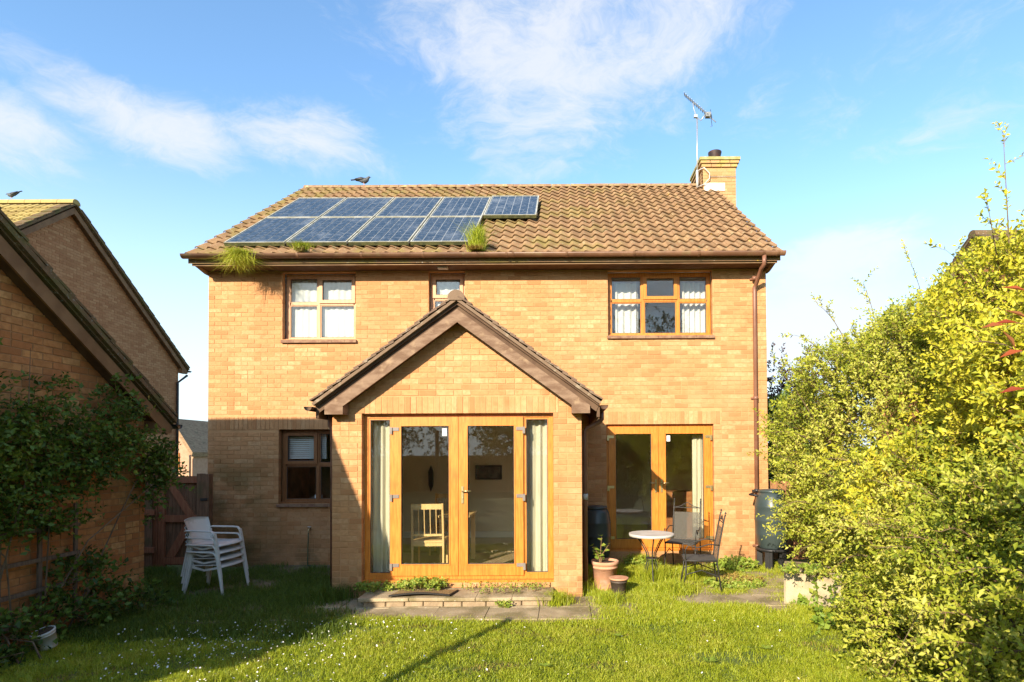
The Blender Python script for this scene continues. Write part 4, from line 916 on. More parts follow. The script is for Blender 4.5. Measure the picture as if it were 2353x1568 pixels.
# ---------------------------------------------------------------- garden furniture
def plastic_chair(x, y, z, rz, label):
    t = thing('plastic_chair', label, 'chair', (x, y, z), rz, 'white plastic chairs stacked by the gate')
    if 'pc' in BRICK_CACHE:
        for n, me in BRICK_CACHE['pc']: link(n, me, t)
        return t
    out = []
    def B(mb, n): me = mb.mesh(n, m_plastic); out.append((n, me)); link(n, me, t)
    # seat: a dished shell, x forward
    V = []; nx_, ny_ = 9, 9
    for top in (1, 0):
        for i in range(nx_):
            for j in range(ny_):
                a, b = i / (nx_ - 1), j / (ny_ - 1) * 2 - 1; hw_ = .215 + .035 * math.sin(a * math.pi * .5)
                xx_ = -.20 + .44 * a + (.03 * (1 - b * b) if i == nx_ - 1 else 0)
                zz_ = .42 + .02 * a - .022 * (1 - b * b) * math.sin(math.pi * min(1, a * 1.1)) - (.035 if i == nx_ - 1 else 0)
                V.append((xx_, b * hw_, zz_ - (0 if top else .009)))
    n = nx_ * ny_; F = []
    for i in range(nx_ - 1):
        for j in range(ny_ - 1):
            a = i * ny_ + j; F += [(a, a + ny_, a + ny_ + 1, a + 1), (n + a, n + a + 1, n + a + ny_ + 1, n + a + ny_)]
    rim = [j for j in range(ny_)] + [i * ny_ + ny_ - 1 for i in range(1, nx_)] + [(nx_ - 1) * ny_ + j for j in range(ny_ - 2, -1, -1)] + [i * ny_ for i in range(nx_ - 2, 0, -1)]
    for a, b in zip(rim, rim[1:] + rim[:1]): F.append((a, b, n + b, n + a))
    B(MB().add(V, F, smooth=True), 'seat')
    # back: curved panel, with slots left between broad splats
    def bk(j, t_): b = j; return Vector((-.20 - .10 * t_ - .02 + .06 * b * b, b * (.20 + .03 * t_), .40 + .36 * t_ + (-.02 * b * b if t_ > .9 else 0)))
    V = []; nj, nk = 11, 7
    for d in (0, 1):
        for k in range(nk):
            for j in range(nj): p = bk(j / (nj - 1) * 2 - 1, k / (nk - 1)); V.append((p.x - d * .009, p.y, p.z))
    n = nj * nk; F = []
    for k in range(nk - 1):
        for j in range(nj - 1): a = k * nj + j; F += [(a, a + 1, a + nj + 1, a + nj), (n + a, n + a + nj, n + a + nj + 1, n + a + 1)]
    rim = list(range(nj)) + [k * nj + nj - 1 for k in range(1, nk)] + [(nk - 1) * nj + j for j in range(nj - 2, -1, -1)] + [k * nj for k in range(nk - 2, 0, -1)]
    for a, b in zip(rim, rim[1:] + rim[:1]): F.append((a, b, n + b, n + a))
    B(MB().add(V, F, smooth=True), 'backrest')
    for s in (-1, 1):
        yy_ = s * .265
        B(MB().tube([(-.25, s * .215, .60), (-.20, s * .25, .605), (.08, yy_, .60), (.15, yy_, .595), (.185, yy_, .56), (.20, yy_, .50)], .012, 8, flat=(2.1, 1), up=(0, 0, 1)), 'armrest')
        B(MB().tube([(.185, yy_, .57), (.215, s * .262, .43), (.29, s * .275, 0)], [.03, .030, .019], 4, flat=(1, .55), up=(1, 0, 0)), 'leg')
        B(MB().tube([(-.20, s * .2, .58), (-.21, s * .2, .42), (-.29, s * .235, 0)], [.02, .033, .019], 4, flat=(1, .55), up=(1, 0, 0)), 'leg')
        B(MB().tube([(-.19, s * .21, .40), (0, s * .235, .36), (.205, s * .255, .40)], [.02, .016, .02], 4, flat=(.5, 1)), 'side_rail')
    BRICK_CACHE['pc'] = out
    return t
CX, CY = -4.76, 7.82
labs = ['bottom white plastic armchair of the stack by the gate', 'second plastic armchair up in the stack by the gate', 'third plastic armchair up in the stack by the gate', 'topmost white plastic armchair of the stack by the gate']
for k in range(4): plastic_chair(CX - .012 * k, CY + .006 * k, GZ - .03 + .092 * k, math.radians(-4), labs[k])
# bistro table
tx, ty = Q(1497, 1230, 8.1)[0], 8.1
t = thing('bistro_table', 'round mosaic topped bistro table with curved dark legs', 'table', (tx, ty, GZ + .01))
m_mos = bpy.data.materials.new('mosaic_top'); m_mos.use_nodes = True; tt = m_mos.node_tree; pb = tt.nodes['Principled BSDF']
vo = N(tt, 'ShaderNodeTexVoronoi'); vo.inputs['Scale'].default_value = 26; oc = N(tt, 'ShaderNodeTexCoord'); tt.links.new(oc.outputs['Object'], vo.inputs['Vector'])
rr_ = N(tt, 'ShaderNodeValToRGB'); sp3 = N(tt, 'ShaderNodeSeparateXYZ'); tt.links.new(vo.outputs['Color'], sp3.inputs[0]); tt.links.new(sp3.outputs[0], rr_.inputs[0])
for k, (pp, c) in enumerate(((0, (.45, .30, .20)), (.18, (.72, .66, .55)), (.6, (.80, .76, .66)), (1, (.55, .58, .58)))):
    el_ = rr_.color_ramp.elements[k] if k < 2 else rr_.color_ramp.elements.new(pp); el_.position = pp; el_.color = (*c, 1)
tt.links.new(rr_.outputs[0], pb.inputs['Base Color']); pb.inputs['Roughness'].default_value = .5
MB().lathe([(.0, .0), (.30, 0), (.30, .012), (0, .012)], seg=40, z0=.694).build('tabletop', m_mos, t)
MB().lathe([(.302, -.022), (.318, -.022), (.318, .014), (.302, .014)], seg=40, z0=.694).build('rim', m_grey, t)
for k in range(3):
    q = 2 * math.pi * k / 3 + .5; c, s = math.cos(q), math.sin(q)
    pr = [(.25, .675), (.15, .55), (.075, .42), (.07, .30), (.11, .16), (.17, .05), (.20, 0)]
    MB().tube([(r * c, r * s, z) for r, z in pr], .0095, 6).tube([((r - .03) * c, (r - .03) * s, z) for r, z in pr[:-1]], .007, 6).build('leg', m_black, t)
MB().lathe([(.078, -.006), (.09, 0), (.078, .006)], seg=24, z0=.36).build('ring', m_black, t)
m_backmesh = mat('back_mesh', (.10, .095, .08), (.14, .13, .11), scale=90, rough=.8)
_t = m_backmesh.node_tree; _o = [n for n in _t.nodes if n.type == 'OUTPUT_MATERIAL'][0]; _s = _o.inputs[0].links[0].from_socket; _m = N(_t, 'ShaderNodeMixShader'); _m.inputs[0].default_value = .5; _tr = N(_t, 'ShaderNodeBsdfTransparent'); _t.links.new(_tr.outputs[0], _m.inputs[1]); _t.links.new(_s, _m.inputs[2]); _t.links.new(_m.outputs[0], _o.inputs[0])
def metal_chair(x, y, z, rz, label):
    t = thing('metal_chair', label, 'chair', (x, y, z), rz, 'dark metal garden chairs at the bistro table')
    for s in (-1, 1):
        MB().tube([(-.26, s * .22, 0), (-.2, s * .22, .40), (-.23, s * .215, .62), (-.30, s * .21, .98), (-.315, s * .21, 1.03)], .010, 6).lathe([(0, -.02), (.016, 0), (0, .02)], -.317, s * .21, 8, z0=1.05).build('leg', m_black, t)
        MB().tube([(.25, s * .23, 0), (.20, s * .23, .25), (.20, s * .23, .43)], .010, 6).build('leg', m_black, t)
        MB().tube([(.20, s * .235, .43), (.21, s * .24, .56), (.17, s * .245, .63), (.05, s * .245, .60), (-.1, s * .24, .645), (-.235, s * .22, .63)], .008, 6).tube([(.12, s * .24, .60), (.08, s * .24, .55), (.04, s * .24, .585)], .006, 5).build('armrest', m_black, t)
        MB().tube([(-.22, s * .22, .22), (0, s * .22, .30), (.20, s * .23, .24)], .007, 5).build('stretcher', m_black, t)
    MB().box(-.2, .22, -.22, .22, .415, .43).build('seat', m_mesh, t)
    MB().tube([(-.2, -.225, .422), (.21, -.23, .422), (.225, -.2, .422), (.225, .2, .422), (.21, .23, .422), (-.2, .225, .422)], .011, 6).build('seat_frame', m_black, t)
    MB().box(-.275, -.265, -.20, .20, .0, .46, M=Matrix.Translation((.065, 0, .44)) @ Matrix.Rotation(-.16, 4, 'Y')).build('backrest', m_backmesh, t)
    cr = MB()
    for s in (-1, 1):
        cr.tube([(-.29, s * .205, .92), (-.295, s * .1, .945), (-.30, s * .03, .99), (-.30, s * .0, 1.0)], .006, 5)
        cr.tube([(-.298, s * .02, .95), (-.298, s * .05, .975), (-.298, s * .075, .955), (-.298, s * .055, .935)], .005, 5)
    cr.tube([(-.288, -.21, .92), (-.288, .21, .92)], .007, 5); cr.build('crest', m_black, t)
    return t
metal_chair(Q(1608, 1290, 7.75)[0], 7.75, GZ + .01, math.radians(172), 'dark metal garden chair in front of the table, seen side on')
metal_chair(Q(1573, 1260, 8.75)[0], 8.85, GZ + .06, math.radians(245), 'dark metal garden chair between the table and the patio doors')
# water butts
def butt(x, y, z, s, label, stand):
    t = thing('water_butt', label, 'water butt', (x, y, z))
    pr = [(.0, .0), (.19, 0), (.225, .04), (.262, .22), (.268, .235), (.266, .25), (.278, .45), (.284, .46), (.281, .475), (.276, .66), (.281, .675), (.275, .69), (.245, .83), (.20, .905), (.0, .91)]
    MB().lathe([(a * s, b) for a, b in pr], seg=32).build('barrel', m_butt, t)
    MB().lathe([(0, .0), (.21 * s, 0), (.215 * s, .015), (.2 * s, .04), (.0, .055)], seg=32, z0=.90).build('lid', m_butt, t)
    if stand:
        for k in range(5):
            q = 2 * math.pi * k / 5 + .35; c, s_ = math.cos(q), math.sin(q)
            MB().box(-.035, .035, -.055, .055, -.30, .02, M=Matrix.Translation((.19 * c, .19 * s_, 0)) @ Matrix.Rotation(q, 4, 'Z')).box(.03, .045, -.012, .012, -.30, .0, M=Matrix.Translation((.19 * c, .19 * s_, 0)) @ Matrix.Rotation(q, 4, 'Z')).build('stand_leg', m_buttb, t)
        MB().lathe([(.20, -.02), (.25, -.02), (.25, .02), (.20, .02)], seg=24).build('stand_ring', m_buttb, t)
        MB().tube([(-.20, -.02, .84), (-.33, .06, .86), (dx - x, YM - .07 - y, .88)], .018, 6).build('filler_pipe', m_buttb, t)
butt(Q(1774, 1200, 9.1)[0], 9.1, .20, .95, 'dark green water butt on a black stand at the right corner of the house', True)
butt(EX1 + .30, 9.25, -.06, .80, 'dark water butt in the shade between extension and patio doors', False)
# pots
def pot(x, y, r, h, m, label, rim=.12):
    t = thing('plant_pot', label, 'plant pot', (x, y, GZ + .005))
    MB().lathe([(0, 0), (r * .68, 0), (r * .72, .02), (r * .90, h * (1 - rim * 1.9)), (r * .93, h * (1 - rim * 1.9)), (r * .93, h * (1 - rim * 1.6)), (r * .91, h * (1 - rim * 1.5)), (r * .92, h * (1 - rim)), (r, h * (1 - rim * .9)), (r, h * .99), (r * .97, h), (r * .88, h), (r * .86, h * .9), (0, h * .9)], seg=32).build('pot_body', m, t)
    MB().lathe([(0, 0), (r * .86, 0), (r * .80, .02), (0, .025)], seg=20, z0=h * .88).build('soil', m_soil, t)
    return t
p1 = (Q(1390, 1320, 7.75)[0], 7.75); p2 = (Q(1422, 1350, 7.42)[0], 7.42)
pot(*p1, .19, .40, m_terra, 'large terracotta pot by the right pier of the extension')
tq = pot(*p2, .12, .24, m_dpot, 'small dark plastic pot in front of the terracotta pot')
MB().lathe([(.122, 0), (.126, 0), (.126, .02), (.122, .02)], seg=28, z0=.222).build('rim', m_terra, tq)
t = pot(-4.25, 5.0, .095, .18, m_plastic, 'small white pot lying in the shaded grass at the far left'); t.location = (QG(138, 1475, GZ)[0], QG(138, 1475, GZ)[1], GZ + .03); t.rotation_euler = (.25, -.2, .3); t.location.x += .12; t.location.y -= .25
# concrete block planter on the right
bx, by = QG(1852, 1400, GZ)
t = thing('concrete_trough', 'weathered pale concrete block half hidden under the shrubs', 'trough', (bx + .14, by + .25, GZ), math.radians(-24))
rb_ = MB(); rb_.bevbox(-.27, .4, -.25, .3, -.02, .42, .025); rb_.build('block', m_conc, t)
MB().bevbox(-.285, .415, -.265, .315, .42, .445, .008).build('slab', m_slab, t)
# doorstep: riser stones and slabs
t = thing('doorstep', 'long low concrete step of slabs in front of the extension doors', 'step', (-1.3, 7.1, GZ))
sx0 = Q(822, 1372, 6.9)[0] + 1.3; sx1 = Q(1271, 1372, 6.9)[0] + 1.3
cuts_ = [sx0, sx0 + .62, sx0 + 1.42, sx0 + 1.86, sx1]
for a, b in zip(cuts_, cuts_[1:]):
    M = Matrix.Translation(((a + b) / 2, -.0, .112 + rnd.uniform(-.004, .004))) @ Matrix.Rotation(rnd.uniform(-.008, .008), 4, 'Y') @ Matrix.Rotation(.02, 4, 'X')
    MB().bevbox(-(b - a) / 2 + .003, (b - a) / 2 - .003, -.22, .245, -.022, .022, .008, M=M).build('slab', m_slab, t)
x = sx0 + .06
while x < sx1 - .1: L = rnd.uniform(.2, .3); MB().bevbox(x, min(x + L - .01, sx1 - .05), -.185 + rnd.uniform(-.008, .008), .2, -.02, .088, .01).build('riser_stone', m_riser, t); x += L
t = thing('door_mat', 'worn ribbed door mat curling at the edge on the doorstep', 'door mat', (Q(972, 1365, 7.05)[0], 7.04, .018), math.radians(2))
V = []; nn_ = 13
for tpz in (.014, .0):
    for j in range(2):
        for i in range(nn_):
            a = i / (nn_ - 1); V.append((-.36 + .72 * a + (.05 if j else -.02), -.13 + .27 * j, tpz + .03 * (1 - j) * math.sin(a * math.pi) + .004))
F = [];
for i in range(nn_ - 1): F += [(i, i + 1, nn_ + i + 1, nn_ + i), (2 * nn_ + i, 3 * nn_ + i, 3 * nn_ + i + 1, 2 * nn_ + i + 1), (i, 2 * nn_ + i, 2 * nn_ + i + 1, i + 1), (nn_ + i, nn_ + i + 1, 3 * nn_ + i + 1, 3 * nn_ + i)]
F += [(0, nn_, 3 * nn_, 2 * nn_), (nn_ - 1, 3 * nn_ - 1, 4 * nn_ - 1, 2 * nn_ - 1)]
MB().add(V, F).build('mat_surface', m_mat, t)
MB().tube([(V[i][0], V[i][1], V[i][2] - .005) for i in range(nn_)] + [(V[2 * nn_ - 1][0], V[2 * nn_ - 1][1], .008)], .012, 5).build('edging', m_rubber, t)
# tap and hose on the shaded wall
hx_, hz_ = Q(714, 1215, YM)
t = thing('garden_tap', 'small outdoor tap on the shaded wall under the lower left window', 'tap', (hx_, YM, hz_))
MB().tube([(0, 0, 0), (0, -.07, 0), (0, -.09, -.05)], .013, 8).build('spout', m_metal, t); MB().tube([(-.03, -.05, .035), (.03, -.05, .035)], .008, 6).tube([(0, -.05, .0), (0, -.05, .035)], .006, 6).build('handle', m_grey, t)
tag(MB().tube([(hx_, YM - .09, hz_ - .06), (hx_ - .01, YM - .08, hz_ - .3), (hx_ - .03, YM - .05, hz_ - .8), (hx_, YM - .1, -.1), (hx_ + .15, YM - .2, GZ + .02)], .008, 6).build('garden_hose', m_hose), 'thin green hose hanging down from the garden tap', 'hose')
# clothes post out of the picture, whose long shadow crosses the lawn
t = thing('clothes_post', 'wooden clothes line post standing on the lawn', 'post', (-3.05, 1.2, GZ))
MB().tube([(0, 0, 0), (0, 0, 2.35)], .045, 8).build('shaft', m_wood_g, t); MB().lathe([(.045, 0), (.055, .01), (.055, .05), (.0, .07)], z0=2.35, seg=8).build('cap', m_wood_g, t)
# trellis wires etc. under the eaves: small bulkhead light
tag(MB().box(-.08, .08, -.05, .05, -.03, 0).build('vent', m_grey, None, (Q(1017, 607, 9.4)[0], 9.42, SOF - .001)), 'small square light fitting under the eaves above the middle window', 'light fitting')
# ---------------------------------------------------------------- plants
RG = np.random.default_rng(5)
def leaf_mat(name, tints, transl=.35, rough=.5, spec=.35):
    m = bpy.data.materials.new(name); m.use_nodes = True; t = m.node_tree; t.nodes.clear()
    out = N(t, 'ShaderNodeOutputMaterial'); p = N(t, 'ShaderNodeBsdfPrincipled'); p.inputs['Roughness'].default_value = rough; p.inputs['Specular IOR Level'].default_value = spec
    at = N(t, 'ShaderNodeAttribute', attribute_name='tint'); r = N(t, 'ShaderNodeValToRGB'); t.links.new(at.outputs['Fac'], r.inputs[0])
    cr = r.color_ramp; n = len(tints)
    for i, c in enumerate(tints):
        e = cr.elements[i] if i < 2 else cr.elements.new(i / (n - 1)); e.position = i / (n - 1); e.color = (*c, 1)
    t.links.new(r.outputs[0], p.inputs['Base Color'])
    tr = N(t, 'ShaderNodeBsdfTranslucent'); t.links.new(r.outputs[0], tr.inputs[0])
    ms = N(t, 'ShaderNodeMixShader'); ms.inputs[0].default_value = transl
    t.links.new(p.outputs[0], ms.inputs[1]); t.links.new(tr.outputs[0], ms.inputs[2]); t.links.new(ms.outputs[0], out.inputs[0])
    MATS[name] = m; return m
def unit(a): return a / np.maximum(np.linalg.norm(a, axis=-1, keepdims=True), 1e-9)
def leaves(P, D, U, L, W, tint, fold=.25):
    """leaf blades: P base, D direction, U rough normal, L length, W width"""
    n = len(P); S_ = unit(np.cross(D, U)); Nn = unit(np.cross(S_, D)); L = np.broadcast_to(L, (n,))[:, None]; W = np.broadcast_to(W, (n,))[:, None]
    a = P; m1 = P + D * L * .45 + S_ * W * .5 + Nn * W * fold; m2 = P + D * L * .45 - S_ * W * .5 + Nn * W * fold; tip = P + D * L - Nn * L * .08
    V = np.stack([a, m1, tip, m2], 1).reshape(-1, 3); b = (np.arange(n) * 4)[:, None]
    F = np.concatenate([b + np.array([[0, 1, 2]]), b + np.array([[0, 2, 3]])], 0)
    return V, F, np.repeat(tint, 4)
def rand_dirs(n): return unit(RG.normal(size=(n, 3)))
def sprigs(P, D, n_leaf, length, L, W, tint_c, tint_var=.18, droop=.1, whorl=1.2):
    """a leafy twig at every P growing along D; returns leaf arrays and twig arrays"""
    n = len(P); t = np.tile(np.linspace(.05, 1, n_leaf), n); idx = np.repeat(np.arange(n), n_leaf)
    ax = D[idx]; ref = unit(np.cross(ax, RG.normal(size=(n, 3))[idx])); bi = np.cross(ax, ref)
    k = np.tile(np.arange(n_leaf), n); q = k * 2.4 + RG.uniform(0, 6.28, n)[idx]
    side = ref * np.cos(q)[:, None] + bi * np.sin(q)[:, None]
    ln = (length * RG.uniform(.6, 1.3, n))[idx]
    base = P[idx] + ax * (t * ln)[:, None] - np.array([0, 0, 1]) * (droop * t * t * ln)[:, None]
    d = unit(ax * .7 + side * whorl * .7 + RG.normal(size=base.shape) * .25)
    s = RG.uniform(.5, 1.35, len(base)); tn = np.clip(tint_c[idx] + RG.normal(size=len(base)) * tint_var + .12 * (t - .5), 0, 1)
    V, F, T = leaves(base, d, np.array([-.35, -.75, .55]) + RG.normal(size=base.shape) * .55, L * s, W * s, tn)
    # twigs: thin three sided spikes
    e = P + D * (length * 1.0) - np.array([0, 0, 1]) * droop * length; r = .0025; a = unit(np.cross(D, RG.normal(size=(n, 3)))); b = np.cross(D, a)
    TV = np.stack([P + a * r, P - a * r * .5 + b * r, P - a * r * .5 - b * r, e], 1).reshape(-1, 3); o = (np.arange(n) * 4)[:, None]
    TF = np.concatenate([o + np.array([[0, 1, 3]]), o + np.array([[1, 2, 3]]), o + np.array([[2, 0, 3]])], 0)
    return V, F, T, TV, TF
def lump(P, c, seed, f=1.7):
    r_ = np.random.default_rng(seed); s = np.zeros(len(P))
    for k in range(5): w_ = r_.normal(size=3) * f * (1.4 ** k); s += np.sin(P @ w_ + r_.uniform(0, 6.28)) * .5 / (1.25 ** k)
    return s
def join_np(parts):
    Vs, Fs, Ts, o = [], [], [], 0
    for V, F, T in parts: Vs.append(V); Fs.append(F + o); Ts.append(T); o += len(V)
    return np.concatenate(Vs), np.concatenate(Fs), np.concatenate(Ts)
def shrub(name, label, cat, blobs, n, m_leaf, L, W, base, n_leaf=12, slen=.22, shoots=(), tint_bias=0, group=None, inner=True, seed=1, up=.45, trunks=4, parts=None, dens_in=.35, cull=None):
    """blobs: (cx,cy,cz,rx,ry,rz) world ellipsoids"""
    t = thing(name, label, cat, base, 0, group); b0 = np.array(base); vol = np.array([b[3] * b[4] + b[4] * b[5] + b[3] * b[5] for b in blobs]); ks = (vol / vol.sum() * n).astype(int)
    Ps, Ds = [], []
    for bi_, (b, k) in enumerate(zip(blobs, ks)):
        c, r = np.array(b[:3]), np.array(b[3:]); d = rand_dirs(k); lm = lump(d * r * 1.0 + c, c, seed)
        rad = np.where(RG.random(k) < dens_in, RG.uniform(.62, .95, k), RG.uniform(.93, 1.03, k)) * (1 + .19 * lm)
        P = c + d * r * rad[:, None]; nn = unit(d / r)
        keep = P[:, 2] > GZ + .03
        for b2 in blobs:
            if b2 is b: continue
            keep &= (((P - np.array(b2[:3])) / np.array(b2[3:])) ** 2).sum(1) > .62
        keep &= ~((lump(P, 0, seed + 9, 2.6) < -.75) & (rad > .9))
        if cull is not None: keep &= cull(P)
        Ps.append(P[keep]); Ds.append(unit(nn[keep] * .8 + np.array([0, 0, up]) + RG.normal(size=(keep.sum(), 3)) * .45))
    for (p0, p1, k, sag) in shoots:            # long arching shoots that break the outline
        p0, p1 = np.array(p0), np.array(p1); tt_ = np.linspace(0, 1, k)[:, None]
        Q_ = p0 + (p1 - p0) * tt_; Q_[:, 2] += (sag * 4 * tt_ * (1 - tt_))[:, 0]
        dd = unit(np.gradient(Q_, axis=0)) if k > 1 else np.tile(unit(p1 - p0), (k, 1)); Ps.append(Q_); Ds.append(unit(dd * .8 + RG.normal(size=Q_.shape) * .5))
    R_ = np.random.default_rng(seed + 70); auto = []
    for b in (blobs if n > 3000 else []):      # leafy rods that stand proud of the mass, with bare wood towards their foot
        c, r = np.array(b[:3]), np.array(b[3:])
        for _ in range(int(26 * r[0] * r[2])):
            d = R_.normal(size=3); d /= np.linalg.norm(d); d[2] = abs(d[2]) * .8 + .05; d[:2] += (-.25, -.35); d /= np.linalg.norm(d)
            p0 = c + d * r * .78; p1 = p0 + (d * np.array([.8, .8, .5]) + np.array([-.25, -.15, .15])) * R_.uniform(.3, .65); sg = R_.uniform(-.02, .08)
            if p1[2] < GZ + .1 or (cull is not None and not cull(p1[None])[0]): continue
            q_ = np.linspace(.25, 1, 8)[:, None]; Q_ = p0 + (p1 - p0) * q_; Q_[:, 2] += (sg * 4 * q_ * (1 - q_))[:, 0]
            Ps.append(Q_); Ds.append(unit((p1 - p0)[None] * .9 + R_.normal(size=Q_.shape) * .35)); auto.append((p0, p1, sg))
    P = np.concatenate(Ps); D = np.concatenate(Ds)
    tc_ = np.clip(.5 + tint_bias + .30 * lump(P, 0, seed + 3, 2.3) + RG.normal(size=len(P)) * .14, 0, 1)
    V, F, T, TV, TF = sprigs(P, D, n_leaf, slen, L, W, tc_)
    link('foliage', npmesh('foliage', V - b0, F, m_leaf, T), t)
    link('twigs', npmesh('twigs', TV - b0, TF, m_twig, np.full(len(TV), .5)), t, kind='stuff')
    st = MB()
    for (p0, p1, k, sag) in shoots:
        pts = [tuple(Vector(p0).lerp(Vector(p1), q / 6) + Vector((0, 0, sag * 4 * (q / 6) * (1 - q / 6))) - Vector(base)) for q in range(7)]; st.tube(pts, [.007 - .0009 * q for q in range(7)], 5)
    for (p0, p1, sag) in auto:
        st.tube([tuple(Vector(p0).lerp(Vector(p1), q / 4) + Vector((0, 0, sag * 4 * (q / 4) * (1 - q / 4))) - Vector(base)) for q in range(5)], [.007 - .0012 * q for q in range(5)], 4)
    for k in range(trunks):
        b = blobs[k % len(blobs)]; c = Vector(b[:3]) - Vector(base); e_ = c + Vector((rnd.uniform(-.6, .6) * b[3], rnd.uniform(-.6, .6) * b[4], rnd.uniform(.2, .75) * b[5])); s_ = Vector((rnd.uniform(-.15, .15), rnd.uniform(-.15, .15), -.05))
        m_ = s_.lerp(e_, .5) + Vector((rnd.uniform(-.2, .2), rnd.uniform(-.2, .2), .1)); st.tube([s_, s_.lerp(m_, .5), m_, m_.lerp(e_, .5), e_], [q * min(1, b[5]) for q in (.045, .035, .026, .018, .008)], 6)
        for q in range(5):
            p0 = m_.lerp(e_, rnd.random()); p1 = c + Vector((rnd.uniform(-.85, .85) * b[3], rnd.uniform(-.85, .85) * b[4], rnd.uniform(-.3, .85) * b[5])); st.tube([p0, p0.lerp(p1, .5) + Vector((0, 0, .08)), p1], [q * min(1, b[5]) for q in (.013, .009, .004)], 5)
    st.build('stems', m_bark, t)
    return t
lm_green = leaf_mat('small_green_leaf', ((.14, .19, .018), (.30, .35, .028), (.44, .46, .045), (.58, .56, .12)), .38)
lm_gold = leaf_mat('golden_leaf', ((.18, .22, .02), (.38, .40, .03), (.56, .52, .035), (.66, .60, .06)), .38)
lm_dark = leaf_mat('dark_green_leaf', ((.04, .08, .012), (.09, .15, .02), (.15, .22, .03), (.22, .29, .04)), .3)
lm_purple = leaf_mat('purple_leaf', ((.035, .014, .016), (.07, .028, .028), (.11, .045, .04), (.15, .08, .06)), .3)
lm_red = leaf_mat('red_leaf', ((.26, .04, .02), (.38, .09, .03), (.30, .12, .04)), .35)
lm_tree = leaf_mat('tree_leaf', ((.025, .055, .012), (.05, .09, .02), (.09, .14, .03)), .3)
lm_weed = leaf_mat('weed_leaf', ((.11, .19, .02), (.20, .30, .035), (.28, .38, .05), (.42, .44, .08)), .4)
lm_grass = leaf_mat('grass_blade', ((.17, .24, .015), (.31, .38, .02), (.43, .49, .03), (.56, .54, .08)), .4, .45, .5)
lm_grass_d = leaf_mat('shade_darkened_grass', ((.06, .10, .012), (.11, .17, .018), (.17, .24, .03), (.26, .30, .05)), .4, .5, .4)  # darker copy of the grass colour, shade of the left strip painted in
lm_dry = leaf_mat('straw_blade', ((.20, .19, .04), (.34, .26, .07), (.46, .33, .09)), .4)

notpath = lambda P: ~((P[:, 0] < 3.55) & (P[:, 1] > 8.9)) & ~((P[:, 0] < 2.78) & (P[:, 2] < 1.35)) & ~((P[:, 0] < 3.1) & (P[:, 1] > 7.6) & (P[:, 2] < 1.4))
shrub('green_shrub', 'large pale green small leaved shrub reaching the right corner of the house', 'shrub',
      [(4.15, 7.1, 1.75, 1.45, 1.25, 1.60), (4.0, 6.7, .95, 1.1, 1.0, 1.05), (5.2, 7.9, 1.7, 1.4, 1.2, 1.7), (4.9, 6.6, 2.4, 1.2, 1.1, 1.15)], 17000, lm_green, .043, .022, (4.3, 7.2, GZ),
      shoots=[((3.3, 6.9, 2.7), (2.72, 6.7, 3.12), 7, .1), ((3.5, 6.9, 2.9), (3.05, 6.8, 3.5), 9, .1), ((3.9, 7, 3.1), (3.65, 6.9, 3.8), 10, .06), ((3.0, 6.8, 2.1), (2.45, 6.6, 2.75), 8, .05), ((2.9, 6.9, 1.5), (2.35, 6.7, 1.75), 6, .05), ((2.9, 6.6, 1.1), (2.42, 6.5, 1.05), 6, .1), ((4.4, 6.8, 3.2), (4.0, 6.6, 4.05), 8, .08), ((3.0, 6.6, .7), (2.55, 6.4, .55), 6, .05)], seed=11, tint_bias=.1, cull=notpath)
shrub('golden_privet', 'bright yellow leaved privet bush at the upper right', 'shrub',
      [(4.75, 5.3, 2.45, 1.15, 1.2, 1.35), (4.3, 4.9, 1.9, .9, .9, 1.0), (4.2, 4.2, 2.2, .8, .8, .9), (3.3, 5.45, 1.45, .36, .36, .26), (2.95, 5.35, 1.15, .2, .22, .16)], 8700, lm_gold, .052, .025, (4.8, 5.3, GZ),
      shoots=[((3.9, 5.2, 3.1), (3.45, 5.1, 3.55), 7, .05), ((4.0, 5.2, 3.4), (3.75, 5.0, 3.95), 7, 0), ((3.85, 5.2, 2.6), (3.35, 5.1, 3.0), 6, .05), ((4.1, 5.2, 3.5), (4.02, 5.15, 4.65), 9, 0)], seed=21, tint_bias=.12)
shrub('sprawling_shrub', 'green shrub sprawling over the lawn edge at the lower right', 'shrub',
      [(4.05, 5.3, .85, 1.35, 1.2, 1.05), (3.7, 4.3, .75, 1.1, 1.0, .95), (3.2, 4.9, .25, .65, .75, .42)], 9500, lm_green, .044, .022, (4.0, 5.0, GZ),
      shoots=[((3.1, 5.0, .5), (2.55, 4.8, .25), 6, .1), ((3.0, 4.5, .4), (2.35, 4.2, .1), 7, .1), ((3.0, 5.5, .7), (2.5, 5.4, .6), 6, .1), ((2.9, 4.2, .7), (2.3, 3.9, .45), 7, .12), ((3.2, 4.6, 1.2), (2.6, 4.4, 1.3), 6, .1)], seed=31)
shrub('near_shrub', 'leafy shrub in shade at the bottom right corner', 'shrub',
      [(4.0, 2.7, 1.2, 1.35, 1.2, 1.75), (3.7, 1.2, 1.4, 1.2, 1.2, 1.9), (3.3, 3.6,   .4, .8, .7, .7)], 5200, lm_green, .046, .024, (3.9, 2.6, GZ), seed=41, tint_bias=-.1,
      shoots=[((3.0, 3.4, .5), (2.35, 3.6, .35), 7, .1), ((2.9, 3.2, .9), (2.4, 3.5, 1.0), 6, .1)])
shrub('added_shade_bush', 'rounded unseen bush added beside the camera to shade the shrubs at the lower right', 'shrub', [(1.85, .75, .95, .5, .5, 1.1)], 900, lm_dark, .06, .035, (1.85, .75, GZ), seed=47)  # unseen bush, added only to cast shade into the lower right corner
